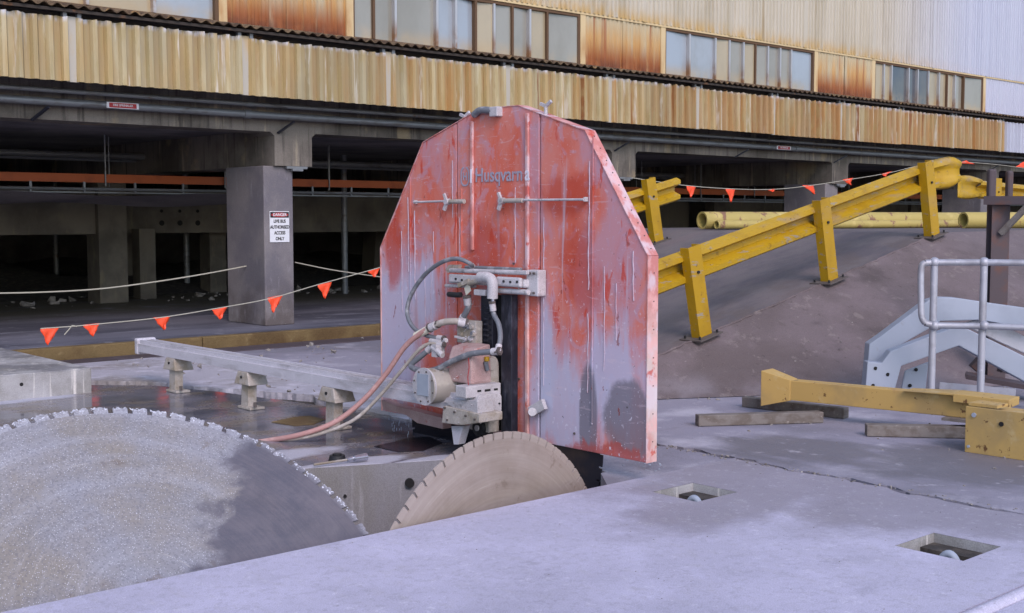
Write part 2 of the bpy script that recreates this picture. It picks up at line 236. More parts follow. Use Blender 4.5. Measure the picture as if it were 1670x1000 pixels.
# red guard: paint + slurry film + drips, world space on the guard's own plane
def guard_mat():
    N = NT('slurry_streaked_red_guard'); vec = pos_node(N, 'world'); xyz = N.n('SeparateXYZ'); N.l(vec, xyz.inputs[0])
    y, z = xyz.outputs[1], xyz.outputs[2]
    c = N.mix(noise(N, vec, 2.2), lin('dc5222'), lin('ba401c'))
    film = N.mr(noise(N, vec, 2.6, (1, 1.3, .8), 7, .6, .6), .34, .60)
    c = N.mix(N.math('MULTIPLY', N.math('ADD', N.math('MULTIPLY', film, .5), .36), .9), c, lin('cc857c'))
    # swirls
    sw = N.mr(noise(N, vec, 4.5, (1, 1.2, .9), 8, .55, 2.2, 5), .54, .62)
    c = N.mix(N.math('MULTIPLY', sw, .5), c, lin('b890a0'))
    dg = N.mr(noise(N, vec, 2.0, (1, .9, .5), 8, .62, 1.0, 61), .47, .60); c = N.mix(N.math('MULTIPLY', dg, .6), c, lin('b090a2'))
    rs = N.mr(noise(N, vec, 6, (1, 2.2, .5), 6, .6, .5, 9), .60, .66)
    c = N.mix(N.math('MULTIPLY', rs, .8), c, lin('c03a20'))
    def blob(cy, cz, ry, rz, w=1.0, sc=2.4, st=(1, 1.4, .6), off=0):
        a = N.math('MULTIPLY', N.math('SUBTRACT', y, cy), 1 / ry); b = N.math('MULTIPLY', N.math('SUBTRACT', z, cz), 1 / rz)
        q = N.math('SUBTRACT', 1.0, N.math('SQRT', N.math('ADD', N.math('MULTIPLY', a, a), N.math('MULTIPLY', b, b))))
        return N.math('ADD', q, N.math('MULTIPLY', N.math('SUBTRACT', noise(N, vec, sc, st, 6, .6, .4, off), .5), w))
    LAV = lin('b2b4cc')
    for cy, cz, ry, rz, sc, off in ((7.45, .75, .38, .75, 3, 1), (5.6, .38, .42, .38, 3, 2), (5.12, .62, .3, .42, 3.2, 3), (7.05, 1.05, .25, .35, 5, 4), (5.75, .7, .12, .5, 4, 6)):
        c = N.mix(N.math('MULTIPLY', N.mr(blob(cy, cz, ry, rz, 1.7, sc, (1, 2.2, .35), off), -.15, .5), .85), c, LAV)
    for cy, cz, ry, rz, off in ((5.45, 1.25, .22, .42, 11), (5.5, 1.75, .35, .2, 12), (6.35, 1.4, .25, .3, 14), (7.4, 1.5, .12, .5, 15)):
        c = N.mix(N.math('MULTIPLY', N.mr(blob(cy, cz, ry, rz, 1.6, 3, (1, 1, .9), off), .0, .5), .7), c, lin('b03c28'))
    # wet grey patch low on the right
    c = N.mix(N.math('MULTIPLY', N.mr(blob(5.36, .30, .085, .36, .9, 3, (1, 1, .6), 21), -.05, .2), .8), c, lin('69646f'))
    c = N.mix(N.math('MULTIPLY', N.mr(blob(5.0, .36, .26, .26, 1.1, 3, (1, 1, .8), 22), -.05, .2), .8), c, lin('6a6670'))
    c = N.mix(N.math('MULTIPLY', N.mr(blob(5.12, .10, .5, .12, 2.2, 5, (1, 1.6, .6), 23), 0, .3), .7), c, lin('a8443a'))
    # crisp spatter and chips
    for sc, st, lo, hi, a, col, off, z0_, z1_ in ((26, (1, 1, .8), .64, .665, .8, 'cfcbda', 51, 1.7, .2), (55, (1, 1, 1), .66, .68, .7, 'd6d2de', 53, 2.4, .8), (16, (1, 1, .5), .655, .67, .8, '7c2a1c', 55, 2.6, .1), (34, (1, 1, 1), .68, .70, .8, '4a4448', 57, 2.6, 1.0)):
        f = N.math('MULTIPLY', N.mr(noise(N, vec, sc, st, 6, .62, .3, off), lo, hi), N.mr(z, z1_, z0_, 1, .35)); c = N.mix(N.math('MULTIPLY', f, a), c, lin(col))
    sc_ = N.mr(noise(N, vec, 9, (1, .3, 1.6), 9, .7, 2.5, 63), .60, .625); c = N.mix(N.math('MULTIPLY', sc_, .3), c, lin('cbbac4'))
    # vertical runs
    for sc, st, lo, hi, a, col, off in ((9, (1, 1, .035), .69, .73, .5, 'b9b4c4', 31), (5, (1, 1.4, .05), .64, .72, .5, '9c8894', 33), (20, (1, 1, .06), .69, .73, .5, 'd2cddc', 35)):
        c = N.mix(N.math('MULTIPLY', N.mr(noise(N, vec, sc, st, 3, .5, .2, off), lo, hi), a), c, lin(col))
    # scuffed top rim
    c = N.mix(N.math('MULTIPLY', N.mr(noise(N, vec, 7, (1, 1, 1), 5, .6, 0, 41), .55, .65), N.math('MULTIPLY', N.mr(z, 1.9, 2.3), .5)), c, lin('b09aa0'))
    N.l(c, N.b.inputs['Base Color'])
    N.l(N.mr(noise(N, vec, 3), .3, .7, .38, .7), N.b.inputs['Roughness'])
    bn = N.n('Bump'); bn.inputs['Strength'].default_value = .25; bn.inputs['Distance'].default_value = .006
    N.l(noise(N, vec, 14, (1, 1, .3), 6), bn.inputs['Height']); N.l(bn.outputs[0], N.b.inputs['Normal'])
    return N.m
M['guard'] = guard_mat()
M['rim'] = mat('slurry_pink_rim', 'bf7a74', .6, layers=[dict(col='c9bcb4', s=3, st=(1, 1, .5), lo=.3, hi=.6, a=.9, m=[(2, 1.3, .6)]), dict(col='cfc4cc', s=8, st=(1, 1, .6), lo=.45, hi=.6, a=.7), dict(col='dca9a4', s=7, lo=.45, hi=.65, a=.8), dict(col='b83c24', s=9, lo=.56, hi=.66, a=.8)])

def blade_mat(name, base, mid, streak, speck=None, wet=None):
    N = NT(name); vec = pos_node(N, 'obj'); ln = N.n('VectorMath', operation='LENGTH'); N.l(vec, ln.inputs[0]); r = ln.outputs['Value']
    cb = N.n('CombineXYZ'); N.l(N.math('MULTIPLY', r, 9), cb.inputs[0])
    sx = N.n('SeparateXYZ'); N.l(vec, sx.inputs[0]); N.l(N.math('MULTIPLY', sx.outputs[0], .7), cb.inputs[1]); N.l(N.math('MULTIPLY', sx.outputs[1], .7), cb.inputs[2])
    n1 = N.n('TexNoise'); N.l(cb.outputs[0], n1.inputs['Vector']); n1.inputs['Scale'].default_value = 1.3; n1.inputs['Detail'].default_value = 5
    c = N.mix(N.mr(noise(N, vec, 1.6), .35, .65), lin(base), lin(mid))
    c = N.mix(N.math('MULTIPLY', N.mr(n1.outputs[0], .45, .7), .3), c, lin(streak))
    cb2 = N.n('CombineXYZ'); N.l(N.math('MULTIPLY', r, 70), cb2.inputs[0]); N.l(N.math('MULTIPLY', sx.outputs[0], 1.6), cb2.inputs[1]); N.l(N.math('MULTIPLY', sx.outputs[1], 1.6), cb2.inputs[2])
    n2 = N.n('TexNoise'); N.l(cb2.outputs[0], n2.inputs['Vector']); n2.inputs['Scale'].default_value = 1.0; n2.inputs['Detail'].default_value = 4; n2.inputs['Roughness'].default_value = .7
    hv = N.n('HueSaturation'); N.l(c, hv.inputs['Color']); N.l(N.mr(n2.outputs[0], .32, .68, .93 if not speck else .95, 1.06 if not speck else 1.05), hv.inputs['Value']); c = hv.outputs[0]
    c = N.mix(N.math('MULTIPLY', N.mr(n2.outputs[0], .66, .70), .5), c, lin('c4bcb4'))
    c = N.mix(N.math('MULTIPLY', N.mr(noise(N, vec, 5, (1, 1, 1), 8, .7, .5, 12), .60, .68), .45), c, lin('6e5c4c'))
    c = N.mix(N.math('MULTIPLY', N.mr(r, 1.165 if speck else 1.085, 1.172 if speck else 1.095), .6 if speck else .3), c, lin(streak))
    rough = N.mr(noise(N, vec, 3), .3, .7, .35, .6)
    if speck:
        v = N.n('TexVoronoi'); N.l(vec, v.inputs['Vector']); v.inputs['Scale'].default_value = 130; v.inputs['Randomness'].default_value = 1
        sp = N.mr(v.outputs['Distance'], .30, .16); 
        sel = N.n('SeparateColor'); N.l(v.outputs['Color'], sel.inputs[0])
        sp = N.math('MULTIPLY', sp, N.mr(sel.outputs[0], .45, .75))
        c = N.mix(N.math('MULTIPLY', sp, .85), c, lin('e6e7f2'))  # white speckle, with glints painted into the colour
        sp2 = N.math('MULTIPLY', N.mr(sel.outputs[1], .75, .85), .4); c = N.mix(sp2, c, lin('6a6870'))
    if wet:
        f = N.math('ADD', N.math('ADD', sx.outputs[0], N.math('MULTIPLY', sx.outputs[1], wet[1])), N.math('MULTIPLY', N.math('SUBTRACT', noise(N, vec, 4.5, (1, 1.4, 1), 5, .6, .6), .5), .75))
        f = N.mr(f, wet[0] - .03, wet[0] + .17)
        wc = N.mix(N.mr(N.math('ADD', N.math('MULTIPLY', n2.outputs[0], .3), N.math('MULTIPLY', noise(N, vec, 3.5, (1, 1, 1), 7, .65, .4, 8), .7)), .36, .64), lin('726c72'), lin('5a5862'))
        c = N.mix(N.math('MULTIPLY', f, N.mr(r, 1.22, 1.16, .2, .93)), c, wc)
    N.l(c, N.b.inputs['Base Color']); N.l(rough, N.b.inputs['Roughness']); N.b.inputs['Metallic'].default_value = .25
    bn = N.n('Bump'); bn.inputs['Strength'].default_value = .35; bn.inputs['Distance'].default_value = .004
    N.l(noise(N, vec, 120 if speck else 30, (1, 1, 1), 3), bn.inputs['Height']); N.l(bn.outputs[0], N.b.inputs['Normal'])
    return N.m
M['big_blade'] = blade_mat('speckled_slurry_blade', '96959c', '8e8780', 'b0b0ba', True, (.14, -.62))
M['small_blade'] = blade_mat('dusty_tan_blade', 'aa9c94', '96887e', 'b8aca4')
M['crust'] = mat('white_crust', 'c9ccd8', .8, layers=[dict(col='8a8a94', s=30, lo=.5, hi=.7, a=.7)], bump=(80, .8, .01))

# ------------------------------------------------------------------ mesh helpers
class MB:
    def __init__(s): s.bm = bmesh.new()
    def face(s, vs):
        try: return s.bm.faces.new(vs)
        except ValueError: return None
    def poly(s, top, bot):
        a = [s.bm.verts.new(p) for p in top]; b = [s.bm.verts.new(p) for p in bot]; n = len(a)
        s.face(a); s.face(b[::-1])
        for i in range(n): s.face([a[i], b[i], b[(i + 1) % n], a[(i + 1) % n]])
        return s
    def box(s, x0, x1, y0, y1, z0, z1):
        t = [(x0, y0, z1), (x1, y0, z1), (x1, y1, z1), (x0, y1, z1)]; return s.poly(t, [(p[0], p[1], z0) for p in t])
    def extr(s, pts, v):      # polygon pts extruded by vector v
        v = Vector(v); return s.poly([Vector(p) for p in pts], [Vector(p) + v for p in pts])
    def obox(s, a, b, w, h, up=(0, 0, 1)):   # bar from a to b, width w (sideways) height h (up)
        a, b = Vector(a), Vector(b); d = (b - a).normalized(); sd = d.cross(Vector(up)).normalized(); u = sd.cross(d)
        q = [sd * w / 2 + u * h / 2, -sd * w / 2 + u * h / 2, -sd * w / 2 - u * h / 2, sd * w / 2 - u * h / 2]
        return s.poly([a + k for k in q], [b + k for k in q])
    def cyl(s, a, b, r, r2=None, n=20):
        a, b = Vector(a), Vector(b); d = (b - a).normalized(); u = d.orthogonal().normalized(); v = d.cross(u); r2 = r if r2 is None else r2
        A = [a + (u * math.cos(t) + v * math.sin(t)) * r for t in [i * 2 * math.pi / n for i in range(n)]]
        B = [b + (u * math.cos(t) + v * math.sin(t)) * r2 for t in [i * 2 * math.pi / n for i in range(n)]]
        return s.poly(A, B)
    def tube(s, pts, r, n=10, res=6, closed=False):
        P0 = [Vector(p) for p in pts]
        if res > 1 and len(P0) > 2:
            Q = []
            for i in range(len(P0) - 1):
                p0 = P0[max(i - 1, 0)]; p1 = P0[i]; p2 = P0[i + 1]; p3 = P0[min(i + 2, len(P0) - 1)]
                for k in range(res):
                    t = k / res
                    Q.append(.5 * ((2 * p1) + (p2 - p0) * t + (2 * p0 - 5 * p1 + 4 * p2 - p3) * t * t + (3 * p1 - p0 - 3 * p2 + p3) * t ** 3))
            Q.append(P0[-1]); P0 = Q
        rings = []; u = None
        for i, p in enumerate(P0):
            d = (P0[min(i + 1, len(P0) - 1)] - P0[max(i - 1, 0)]).normalized()
            u = d.orthogonal().normalized() if u is None else (u - d * u.dot(d)).normalized()
            v = d.cross(u); rings.append([s.bm.verts.new(p + (u * math.cos(t) + v * math.sin(t)) * r) for t in [k * 2 * math.pi / n for k in range(n)]])
        for a, b in zip(rings, rings[1:]):
            for k in range(n): s.face([a[k], a[(k + 1) % n], b[(k + 1) % n], b[k]])
        s.face(rings[0][::-1]); s.face(rings[-1]); return s
    def pipe(s, a, b, r, ri, n=28):   # open tube with a wall
        a, b = Vector(a), Vector(b); d = (b - a).normalized(); u = d.orthogonal().normalized(); v = d.cross(u)
        R = [[s.bm.verts.new(c + (u * math.cos(t) + v * math.sin(t)) * q) for t in [i * 2 * math.pi / n for i in range(n)]] for c, q in ((a, r), (b, r), (b, ri), (a, ri))]
        for i in range(4):
            p, q = R[i], R[(i + 1) % 4]
            for k in range(n): s.face([p[k], p[(k + 1) % n], q[(k + 1) % n], q[k]])
        return s
    def grid(s, rows):
        V = [[s.bm.verts.new(p) for p in r] for r in rows]
        for a, b in zip(V, V[1:]):
            for i in range(len(a) - 1): s.face([a[i], a[i + 1], b[i + 1], b[i]])
        return s
    def xf(s, mtx): bmesh.ops.transform(s.bm, matrix=mtx, verts=s.bm.verts); return s
    def build(s, name, m, parent=None, smooth=None, bevel=0, rot=None):
        bm = s.bm; bmesh.ops.recalc_face_normals(bm, faces=bm.faces)
        big = [f for f in bm.faces if len(f.verts) > 4]
        if big: bmesh.ops.triangulate(bm, faces=big)
        if parent is not None:
            pw = PW[parent.name]; bmesh.ops.translate(bm, vec=-pw, verts=bm.verts)
        me = D.meshes.new(name); bm.to_mesh(me); bm.free(); me.materials.append(M[m])
        if smooth:
            for p in me.polygons: p.use_smooth = True
            me.set_sharp_from_angle(angle=math.radians(smooth))
        o = D.objects.new(name, me); COL.objects.link(o)
        if parent is not None: o.parent = parent; PW[o.name] = PW[parent.name]
        else: PW[o.name] = Vector((0, 0, 0))
        if bevel:
            b = o.modifiers.new('bevel', 'BEVEL'); b.width = bevel; b.segments = 2; b.limit_method = 'ANGLE'; b.angle_limit = math.radians(40)
        return o
PW = {}
def tag(o, label=None, cat=None, group=None, kind=None):
    for k, v in (('label', label), ('category', cat), ('group', group), ('kind', kind)):
        if v: o[k] = v
    return o
def thing(name, label, cat, loc, group=None):
    o = D.objects.new(name, None); o.empty_display_size = .1; COL.objects.link(o); o.location = loc; PW[o.name] = Vector(loc)
    return tag(o, label, cat, group)
def recenter(o, loc):       # give a one-mesh thing an origin at its own place
    loc = Vector(loc); o.data.transform(Matrix.Translation(-loc)); o.location = loc; PW[o.name] = loc; return o
def copy_tree(o, parent=None):
    c = o.copy(); COL.objects.link(c)
    if parent: c.parent = parent
    for ch in [x for x in D.objects if x.parent == o]: copy_tree(ch, c)
    return c
def text(name, body, size, mtx, m, parent=None, bold=0, ext=.0015, sx=1.0, align='CENTER'):
    cu = D.curves.new('t', 'FONT'); cu.body = body; cu.size = size; cu.align_x = align; cu.align_y = 'CENTER'; cu.extrude = ext; cu.offset = bold
    to = D.objects.new('t', cu); COL.objects.link(to); bpy.context.view_layer.update()
    me = D.meshes.new_from_object(to.evaluated_get(bpy.context.evaluated_depsgraph_get())); D.objects.remove(to); D.curves.remove(cu)
    me.transform(Matrix.Diagonal((sx, 1, 1, 1))); me.transform(mtx)
    if parent is not None: me.transform(Matrix.Translation(-PW[parent.name]))
    me.name = name; me.materials.clear(); me.materials.append(M[m]); o = D.objects.new(name, me); COL.objects.link(o)
    if parent is not None: o.parent = parent; PW[o.name] = PW[parent.name]
    return o
def facing_cam_x(p): return Matrix.Translation(p) @ Matrix(((0, 0, -1, 0), (-1, 0, 0, 0), (0, 1, 0, 0), (0, 0, 0, 1)))   # text on a plane facing -X
def facing_y(p): return Matrix.Translation(p) @ Matrix(((1, 0, 0, 0), (0, 0, -1, 0), (0, 1, 0, 0), (0, 0, 0, 1)))       # text on a plane facing -Y

# ================================================================== SETTING
# base ground: ring around the trench
g = MB()
for x0, x1, y0, y1 in ((-150, -3, -150, 13.4), (-3, 5.55, -150, 2.0), (5.55, 150, -150, 13.4), (-3, 5.55, 8.3, 13.4)):
    g.box(x0, x1, y0, y1, -.5, -.05)
tag(g.build('ground', 'gap'), kind='structure')
g = MB().box(-150, 5.3, -150, 2.32, -.04, -.012); tag(g.build('pavement', 'slab'), kind='structure')
# pit of the trench
g = MB(); g.box(-3, 5.55, 4.1, 8.3, -2.3, -2.1); g.box(-3.2, -3, 2.0, 8.3, -2.3, -.05); g.box(-3, 5.55, 3.9, 4.1, -2.1, -.24); g.box(5.56, 5.8, 4.1, 8.3, -2.3, -.07)
tag(g.build('trench', 'wall_conc'), kind='structure')

def jag(p, q, n, amp, seed):
    r = random.Random(seed); p, q = Vector(p), Vector(q); d = (q - p); nn = Vector((-d.y, d.x)).normalized(); out = []
    k = 0
    for i in range(n + 1):
        k = k * .6 + r.uniform(-amp, amp)
        out.append((p + d * i / n) + nn * (k if 0 < i < n else 0))
    return out
# yard right of the crack (z = 0)
rcr = random.Random(77)
crR = [(v.x + .006 + .03 * max(0, math.sin(i * .37) * math.sin(i * 1.3 + 1)) + rcr.uniform(0, .012), v.y) for i, v in enumerate(jag((6.52, 6.2), (6.36, 2.2), 60, .034, 3))]
pts = crR + [(6.3, -60), (60, -60), (60, 13.2), (6.6, 13.2), (6.58, 9)]
MB().extr([(x, y, 0) for x, y in pts], (0, 0, -.045)).build('yard', 'yard')
tag(D.objects['yard'], kind='structure')
# front slab (things): grid with two lifting pockets
crL = [(v.x - .01, v.y) for v in jag((6.50, 6.0), (6.345, 2.40), 60, .03, 3)]
slab = thing('concrete_slab', 'long pale concrete slab in the foreground with two square lifting pockets', 'slab', (4.5, 3.7, 0))
g = MB(); xs = [-6, -2, 1, 3, 4.3, 5.31, 5.68, 6.0]; ys = [2.40, 2.76, 3.115, 3.6, 4.355, 4.69, 4.85, 5.0]
pk = [(5.31, 5.68, 2.76, 3.115), (5.31, 5.68, 4.355, 4.69)]
for i in range(len(xs) - 1):
    for j in range(len(ys) - 1):
        if any(abs(xs[i] - a) < .01 and abs(ys[j] - c) < .01 for a, b, c, d in pk): continue
        v = [g.bm.verts.new((x, y, 0)) for x, y in ((xs[i], ys[j]), (xs[i + 1], ys[j]), (xs[i + 1], ys[j + 1]), (xs[i], ys[j + 1]))]; g.face(v)
cl = [p for p in crL if 2.40 <= p[1] <= 5.0]
v = [g.bm.verts.new(p) for p in [(6.0, 2.40, 0)] + [(x, y, 0) for x, y in cl[::-1]] + [(6.5, 5.0, 0), (6.0, 5.0, 0)]]; g.face(v)
# rim down all round
for a, b in (((-6, 2.40), (6.345, 2.40)), ((6.345, 2.4), (6.5, 5.0)), ((5.34, 5.0), (-6, 5.0)), ((-6, 5.0), (-6, 2.4))):
    g.face([g.bm.verts.new((a[0], a[1], 0)), g.bm.verts.new((a[0], a[1], -.24)), g.bm.verts.new((b[0], b[1], -.24)), g.bm.verts.new((b[0], b[1], 0))])
g.face([g.bm.verts.new(p) for p in ((-6, 2.4, -.24), (6.3, 2.4, -.24), (6.4, 5.0, -.24), (-6, 5.0, -.24))])
bmesh.ops.remove_doubles(g.bm, verts=g.bm.verts, dist=.001)
g.build('slab_body', 'slab', slab)
for k, (a, b, c, d) in enumerate(pk):
    q = MB(); z0, z1 = -.2, -.001
    for (p, r) in (((a, c), (b, c)), ((b, c), (b, d)), ((b, d), (a, d)), ((a, d), (a, c))):
        q.face([q.bm.verts.new((p[0], p[1], z1)), q.bm.verts.new((r[0], r[1], z1)), q.bm.verts.new((r[0], r[1], z0)), q.bm.verts.new((p[0], p[1], z0))])
    q.face([q.bm.verts.new(p) for p in ((a, c, z0), (b, c, z0), (b, d, z0), (a, d, z0))])
    q.build('lifting_pocket', 'block', slab)
    # looped lifting bar in the pocket
    cx, cy = (a + b) / 2 - .02, (c + d) / 2 - .03
    pts = [(cx - .02 + .0 * t, cy + .055 * math.cos(t), -.14 + .115 * math.sin(t)) for t in [i * math.pi / 8 for i in range(9)]]
    MB().tube([(cx - .02, cy + .055, -.2)] + pts + [(cx - .02, cy - .055, -.2)], .02, 10, 2).build('lifting_loop', 'frame', slab, smooth=50)
q = MB(); q.tube([(-6, 2.36, -.02), (6.3, 2.36, -.02)], .035, 12, 1); q.build('rounded_edge', 'slab', slab, smooth=50)
# fill between front slab and guard, right of the trench
pts = [(5.26, 5.006), (6.5, 5.006)] + [(x, y) for x, y in crL if y > 5.02][::-1] + [(6.50, 6.2), (5.80, 6.4), (5.537, 6.4), (5.537, 5.28), (5.48, 5.27)]
MB().extr([(x, y, -.004) for x, y in pts], (0, 0, -.3)).build('pavement', 'yard'); 
tag(D.objects['pavement.001'], kind='structure')
# the wet slab under the saw track
ws = thing('concrete_slab', 'dark wet concrete slab with puddles carrying the saw track', 'slab', (4, 8, 0))
near = [(v.x, v.y) for v in jag((-3, 8.2), (3.6, 6.85), 10, .0, 1)][:-1] + [(3.6, 6.85), (4.2, 6.63), (4.87, 6.33), (5.53, 6.06), (5.53, 6.41), (5.735, 6.41), (5.735, 8.5), (5.45, 10.1), (5.2, 10.9), (4.7, 11.4), (3.0, 11.6), (-3, 11.6)]
def with_hole(top, name, m, parent, z0, z1): MB().extr([(x, y, z1) for x, y in top], (0, 0, z0 - z1)).build(name, m, parent)
g = MB().extr([(x, y, -.002) for x, y in near], (0, 0, -.004)); g.build('wet_top', 'wet', ws)
g = MB().extr([(x, y - .006, -.006) for x, y in near], (0, 0, -2.0)); g.build('slab_side', 'wall_conc', ws)
c = P(678, 790, Y=6.25); c.y = 6.37
MB().cyl((4.78, 6.33, -.14), (4.83, 6.42, -.14), .03, n=24).build('tie_hole', 'hole', ws)
MB().cyl((4.40, 6.52, -.2), (4.42, 6.57, -.2), .010, n=14).build('tie_hole', 'hole', ws)
# flat dark patch on the wet slab
q = MB().extr([P(x, y, Z=.002) for x, y in ((610, 728), (668, 714), (700, 712), (722, 722), (690, 735), (650, 737))], (0, 0, -.003)); q.build('dark_patch', 'spinblade', ws)
q = MB().extr([P(x, y, Z=.003) for x, y in ((442, 688), (480, 680), (505, 678), (530, 684), (512, 692), (480, 694))], (0, 0, -.003)); q.build('mud_patch', 'kerb', ws)
# pale ledge behind it
led = [(5.745, 5.9), (5.745, 7.5), (5.745, 8.5), (5.9, 9.3), (5.62, 10.0), (5.35, 10.6), (5.3, 11.0), (4.8, 11.6), (4.9, 12.3), (5.0, 13.0), (6.6, 13.0), (6.55, 6.2), (5.81, 6.4)]
led2 = []
for i, p in enumerate(led):
    q = led[(i + 1) % len(led)]
    if 1 <= i <= 8: led2 += [(v.x, v.y) for v in jag(p, q, 22, .016, i)][:-1]
    else: led2.append(p)
MB().extr([(x, y, .014) for x, y in led2], (0, 0, -.2)).build('pavement', 'ledge'); tag(D.objects['pavement.002'], kind='structure')
# dark strip in front of the kerb
MB().box(-8, 60, 13.0, 13.42, -.1, .012).build('kerb_foot_strip', 'kerbfoot'); tag(D.objects['kerb_foot_strip'], kind='structure')
# rubble along the edges
r = random.Random(5); q = MB()
def stone(q, c, s):
    vs = [Vector((r.uniform(-1, 1), r.uniform(-1, 1), r.uniform(-.6, .6))).normalized() * r.uniform(.6, 1) * s for _ in range(9)]
    bm2 = bmesh.new(); [bm2.verts.new(v + Vector(c)) for v in vs]; bmesh.ops.convex_hull(bm2, input=bm2.verts)
    me = D.meshes.new('t'); bm2.to_mesh(me); bm2.free(); q.bm.from_mesh(me); D.meshes.remove(me)
for i in range(130):
    y = r.uniform(8, 12.9); x = r.uniform(5.5, 9.5); stone(q, (x, y, .06), r.choice((.012, .018, .03, .05)) * r.uniform(.6, 1))
for i in range(70):
    x = r.uniform(6.7, 11); y = r.uniform(2.5, 6.0); stone(q, (x, y, .002), r.uniform(.006, .018))
for i in range(60):
    x = 8 + r.random() * 4; y = 7.1 - (x - 8.09) * .56 - r.uniform(.02, .2); stone(q, (x, y, .004), r.uniform(.008, .03))
for i in range(150):
    stone(q, (r.uniform(3.2, 6.3), r.uniform(2.5, 4.95), .0), r.choice((.002, .003, .005)))
for i in range(110):
    x = 6.45 + r.uniform(-.05, .05); y = r.uniform(2.5, 6); stone(q, (x, y, .0), r.uniform(.006, .014))
tag(q.build('rubble', 'rubble'), kind='stuff', label='scattered crumbs and chips of broken concrete', cat='rubble')

# ramp with embankment
SL = .218; X0 = 6.93
def rz(x): return max(0.0, min(1.43, SL * (x - X0))) if x < 13.4 else 1.43 - .02 * math.exp(-(x - 13.4))
toe = [(6.93, 7.42), (8.09, 7.07), (9.87, 6.07), (13.6, 4.3), (20, 2.5), (60, 0)]
def toey(x):
    for (a, b), (c, d) in zip(toe, toe[1:]):
        if x <= c: return b + (d - b) * (x - a) / (c - a)
    return 0
X = [X0 + i * .25 for i in range(28)] + [14, 15, 17, 20, 25, 35, 60]
q = MB(); q.grid([[(x, y, rz(x) + .006) for x in X] for y in (7.4, 8.5)])
def fy(x, t): return 8.5 + ((9.6 + min(1, (x - X0) / 2.8) * 2.0 if x < 13.3 else 13.2) - 8.5) * t
q.grid([[(x, fy(x, t), rz(x) + .006) for x in X] for t in (0, .25, .5, .75, 1)])
q.grid([[(x, fy(x, 1), rz(x) + .006) for x in X], [(x, fy(x, 1), -.04) for x in X]])
tag(q.build('ramp', 'ramp', smooth=30), kind='structure')
rows = []
rr = random.Random(2)
for k in range(0, 11):
    t = k / 10; row = []
    for x in X:
        y = 7.4 + (toey(x) - 7.4) * t; z = (rz(x) + .002) * (1 - t) ** 1.15
        row.append((x, y, z + (rr.uniform(-.018, .018) if 0 < k < 10 else 0) + .006))
    rows.append(row)
q = MB(); q.grid(rows); tag(q.build('embankment', 'bank', smooth=60), kind='structure')
q = MB(); kk = random.Random(17)
q.tube([(7.2 + i * .09, 7.4 + kk.uniform(-.018, .018), rz(7.2 + i * .09) + .004 + kk.uniform(-.005, .006)) for i in range(70)], .014, 6, 1)
tag(q.build('kerb', 'bank'), kind='structure')
q = MB()
for i in range(90):
    x = kk.uniform(7.6, 13.5); t = kk.random(); y = 7.4 + (toey(x) - 7.4) * t; z = rz(x) * (1 - t) ** 1.15; stone(q, (x, y, z + .006), kk.choice((.005, .006, .009, .014)) * kk.uniform(.7, 1.2))
tag(q.build('loose_stones', 'rubble'), kind='stuff', label='loose pebbles lying on the brown embankment slope', cat='stones')
# ================================================================== BUILDING
KY = 13.66
B = thing('industrial_building', 'long industrial building with rust streaked corrugated sheeting raised on concrete columns', 'building', (8, KY, 0))
MB().box(-6, 60, KY, 36, -.3, .15).build('loading_floor', 'floor_in', B)
r = random.Random(8); q = MB(); x = -6
while x < 60:
    l = r.uniform(2.2, 3.2); q.box(x, x + l - .012, KY - .14, KY - .003, -.2, .148 + r.uniform(-.006, .006)); x += l
q.build('edge_beam', 'kerb', B, bevel=.012)
MB().box(-6, 60, 14.75, 36, 2.78, 3.4).build('ceiling', 'inner_dk', B)
MB().box(-6, 60, 34, 36.2, .15, 2.78).build('back_wall', 'inner_dk', B)
q = MB(); q.box(-6.3, -6, KY, 36, .15, 9); q.box(60, 60.3, KY, 36, .15, 9); q.build('end_wall', 'inner_dk', B)
# front beam face with haunches
for k in range(-2, 7):
    xc = 8.83 + 6.5 * k; xa, xb = xc - 3.25, xc + 3.25
    q = MB(); z = 2.735
    prof = [(xa, z), (xc - .34, z), (xc - .28, z - .05), (xc - .28, 2.29), (xc + .30, 2.29), (xc + .30, z - .05), (xc + .36, z), (xb, z), (xb, 3.2), (xa, 3.2)]
    q.extr([(x, 14.25, zz) for x, zz in prof], (0, .5, 0)); q.build('edge_girder', 'conc_dark', B)
    MB().box(xc - .26, xc + .28, 14.752, 33.9, 2.29, 2.778).build('cross_girder', 'conc_dark', B)
    MB().box(xc - .42, xc + .03, 14.31, 15.32, .15, 2.288).build('column', 'column', B, bevel=.015)
    q = MB(); q.box(xc - .1, xc + .22, 14.24, 14.42, 2.255, 2.287); q.box(xc - .02, xc + .14, 14.22, 14.40, 2.225, 2.254); q.build('bearing_plate', 'galv', B)
    # inner columns
    MB().box(xc - .25, xc + .25, 20, 20.5, .15, 2.288).build('column', 'inner', B)
    MB().box(xc + .75, xc + 1.05, 20.6, 20.9, .15, 1.4).build('pier', 'inner', B)
    MB().box(xc + 2.6, xc + 2.95, 21.5, 21.9, .15, 1.4).build('pier', 'inner', B)
    q = MB().extr([(xc - .6 + 1.9, 23.4, .15), (xc - .6 + 2.6, 23.4, .15), (xc - .6 + 2.5, 23.4, 1.3), (xc - .6 + 2.0, 23.4, 1.3)], (0, .5, 0)); q.build('pier', 'inner', B)
    q = MB(); q.box(xa, xc - .26, 20.1, 20.4, 1.32, 2.1); q.box(xc + .26, xb, 20.95, 21.2, 1.32, 2.1)
    q.build('spandrel_beam', 'inner', B)
    q = MB()
    for i in range(3):
        for j, zz in enumerate((1.5, 1.72, 1.9)):
            if k in (0, 1): MB().cyl((xc + 1.35 + i * .36, 20.949, zz), (xc + 1.35 + i * .36, 20.94, zz), .05 if j != 1 else .03).build('bolt_hole', 'hole', B)
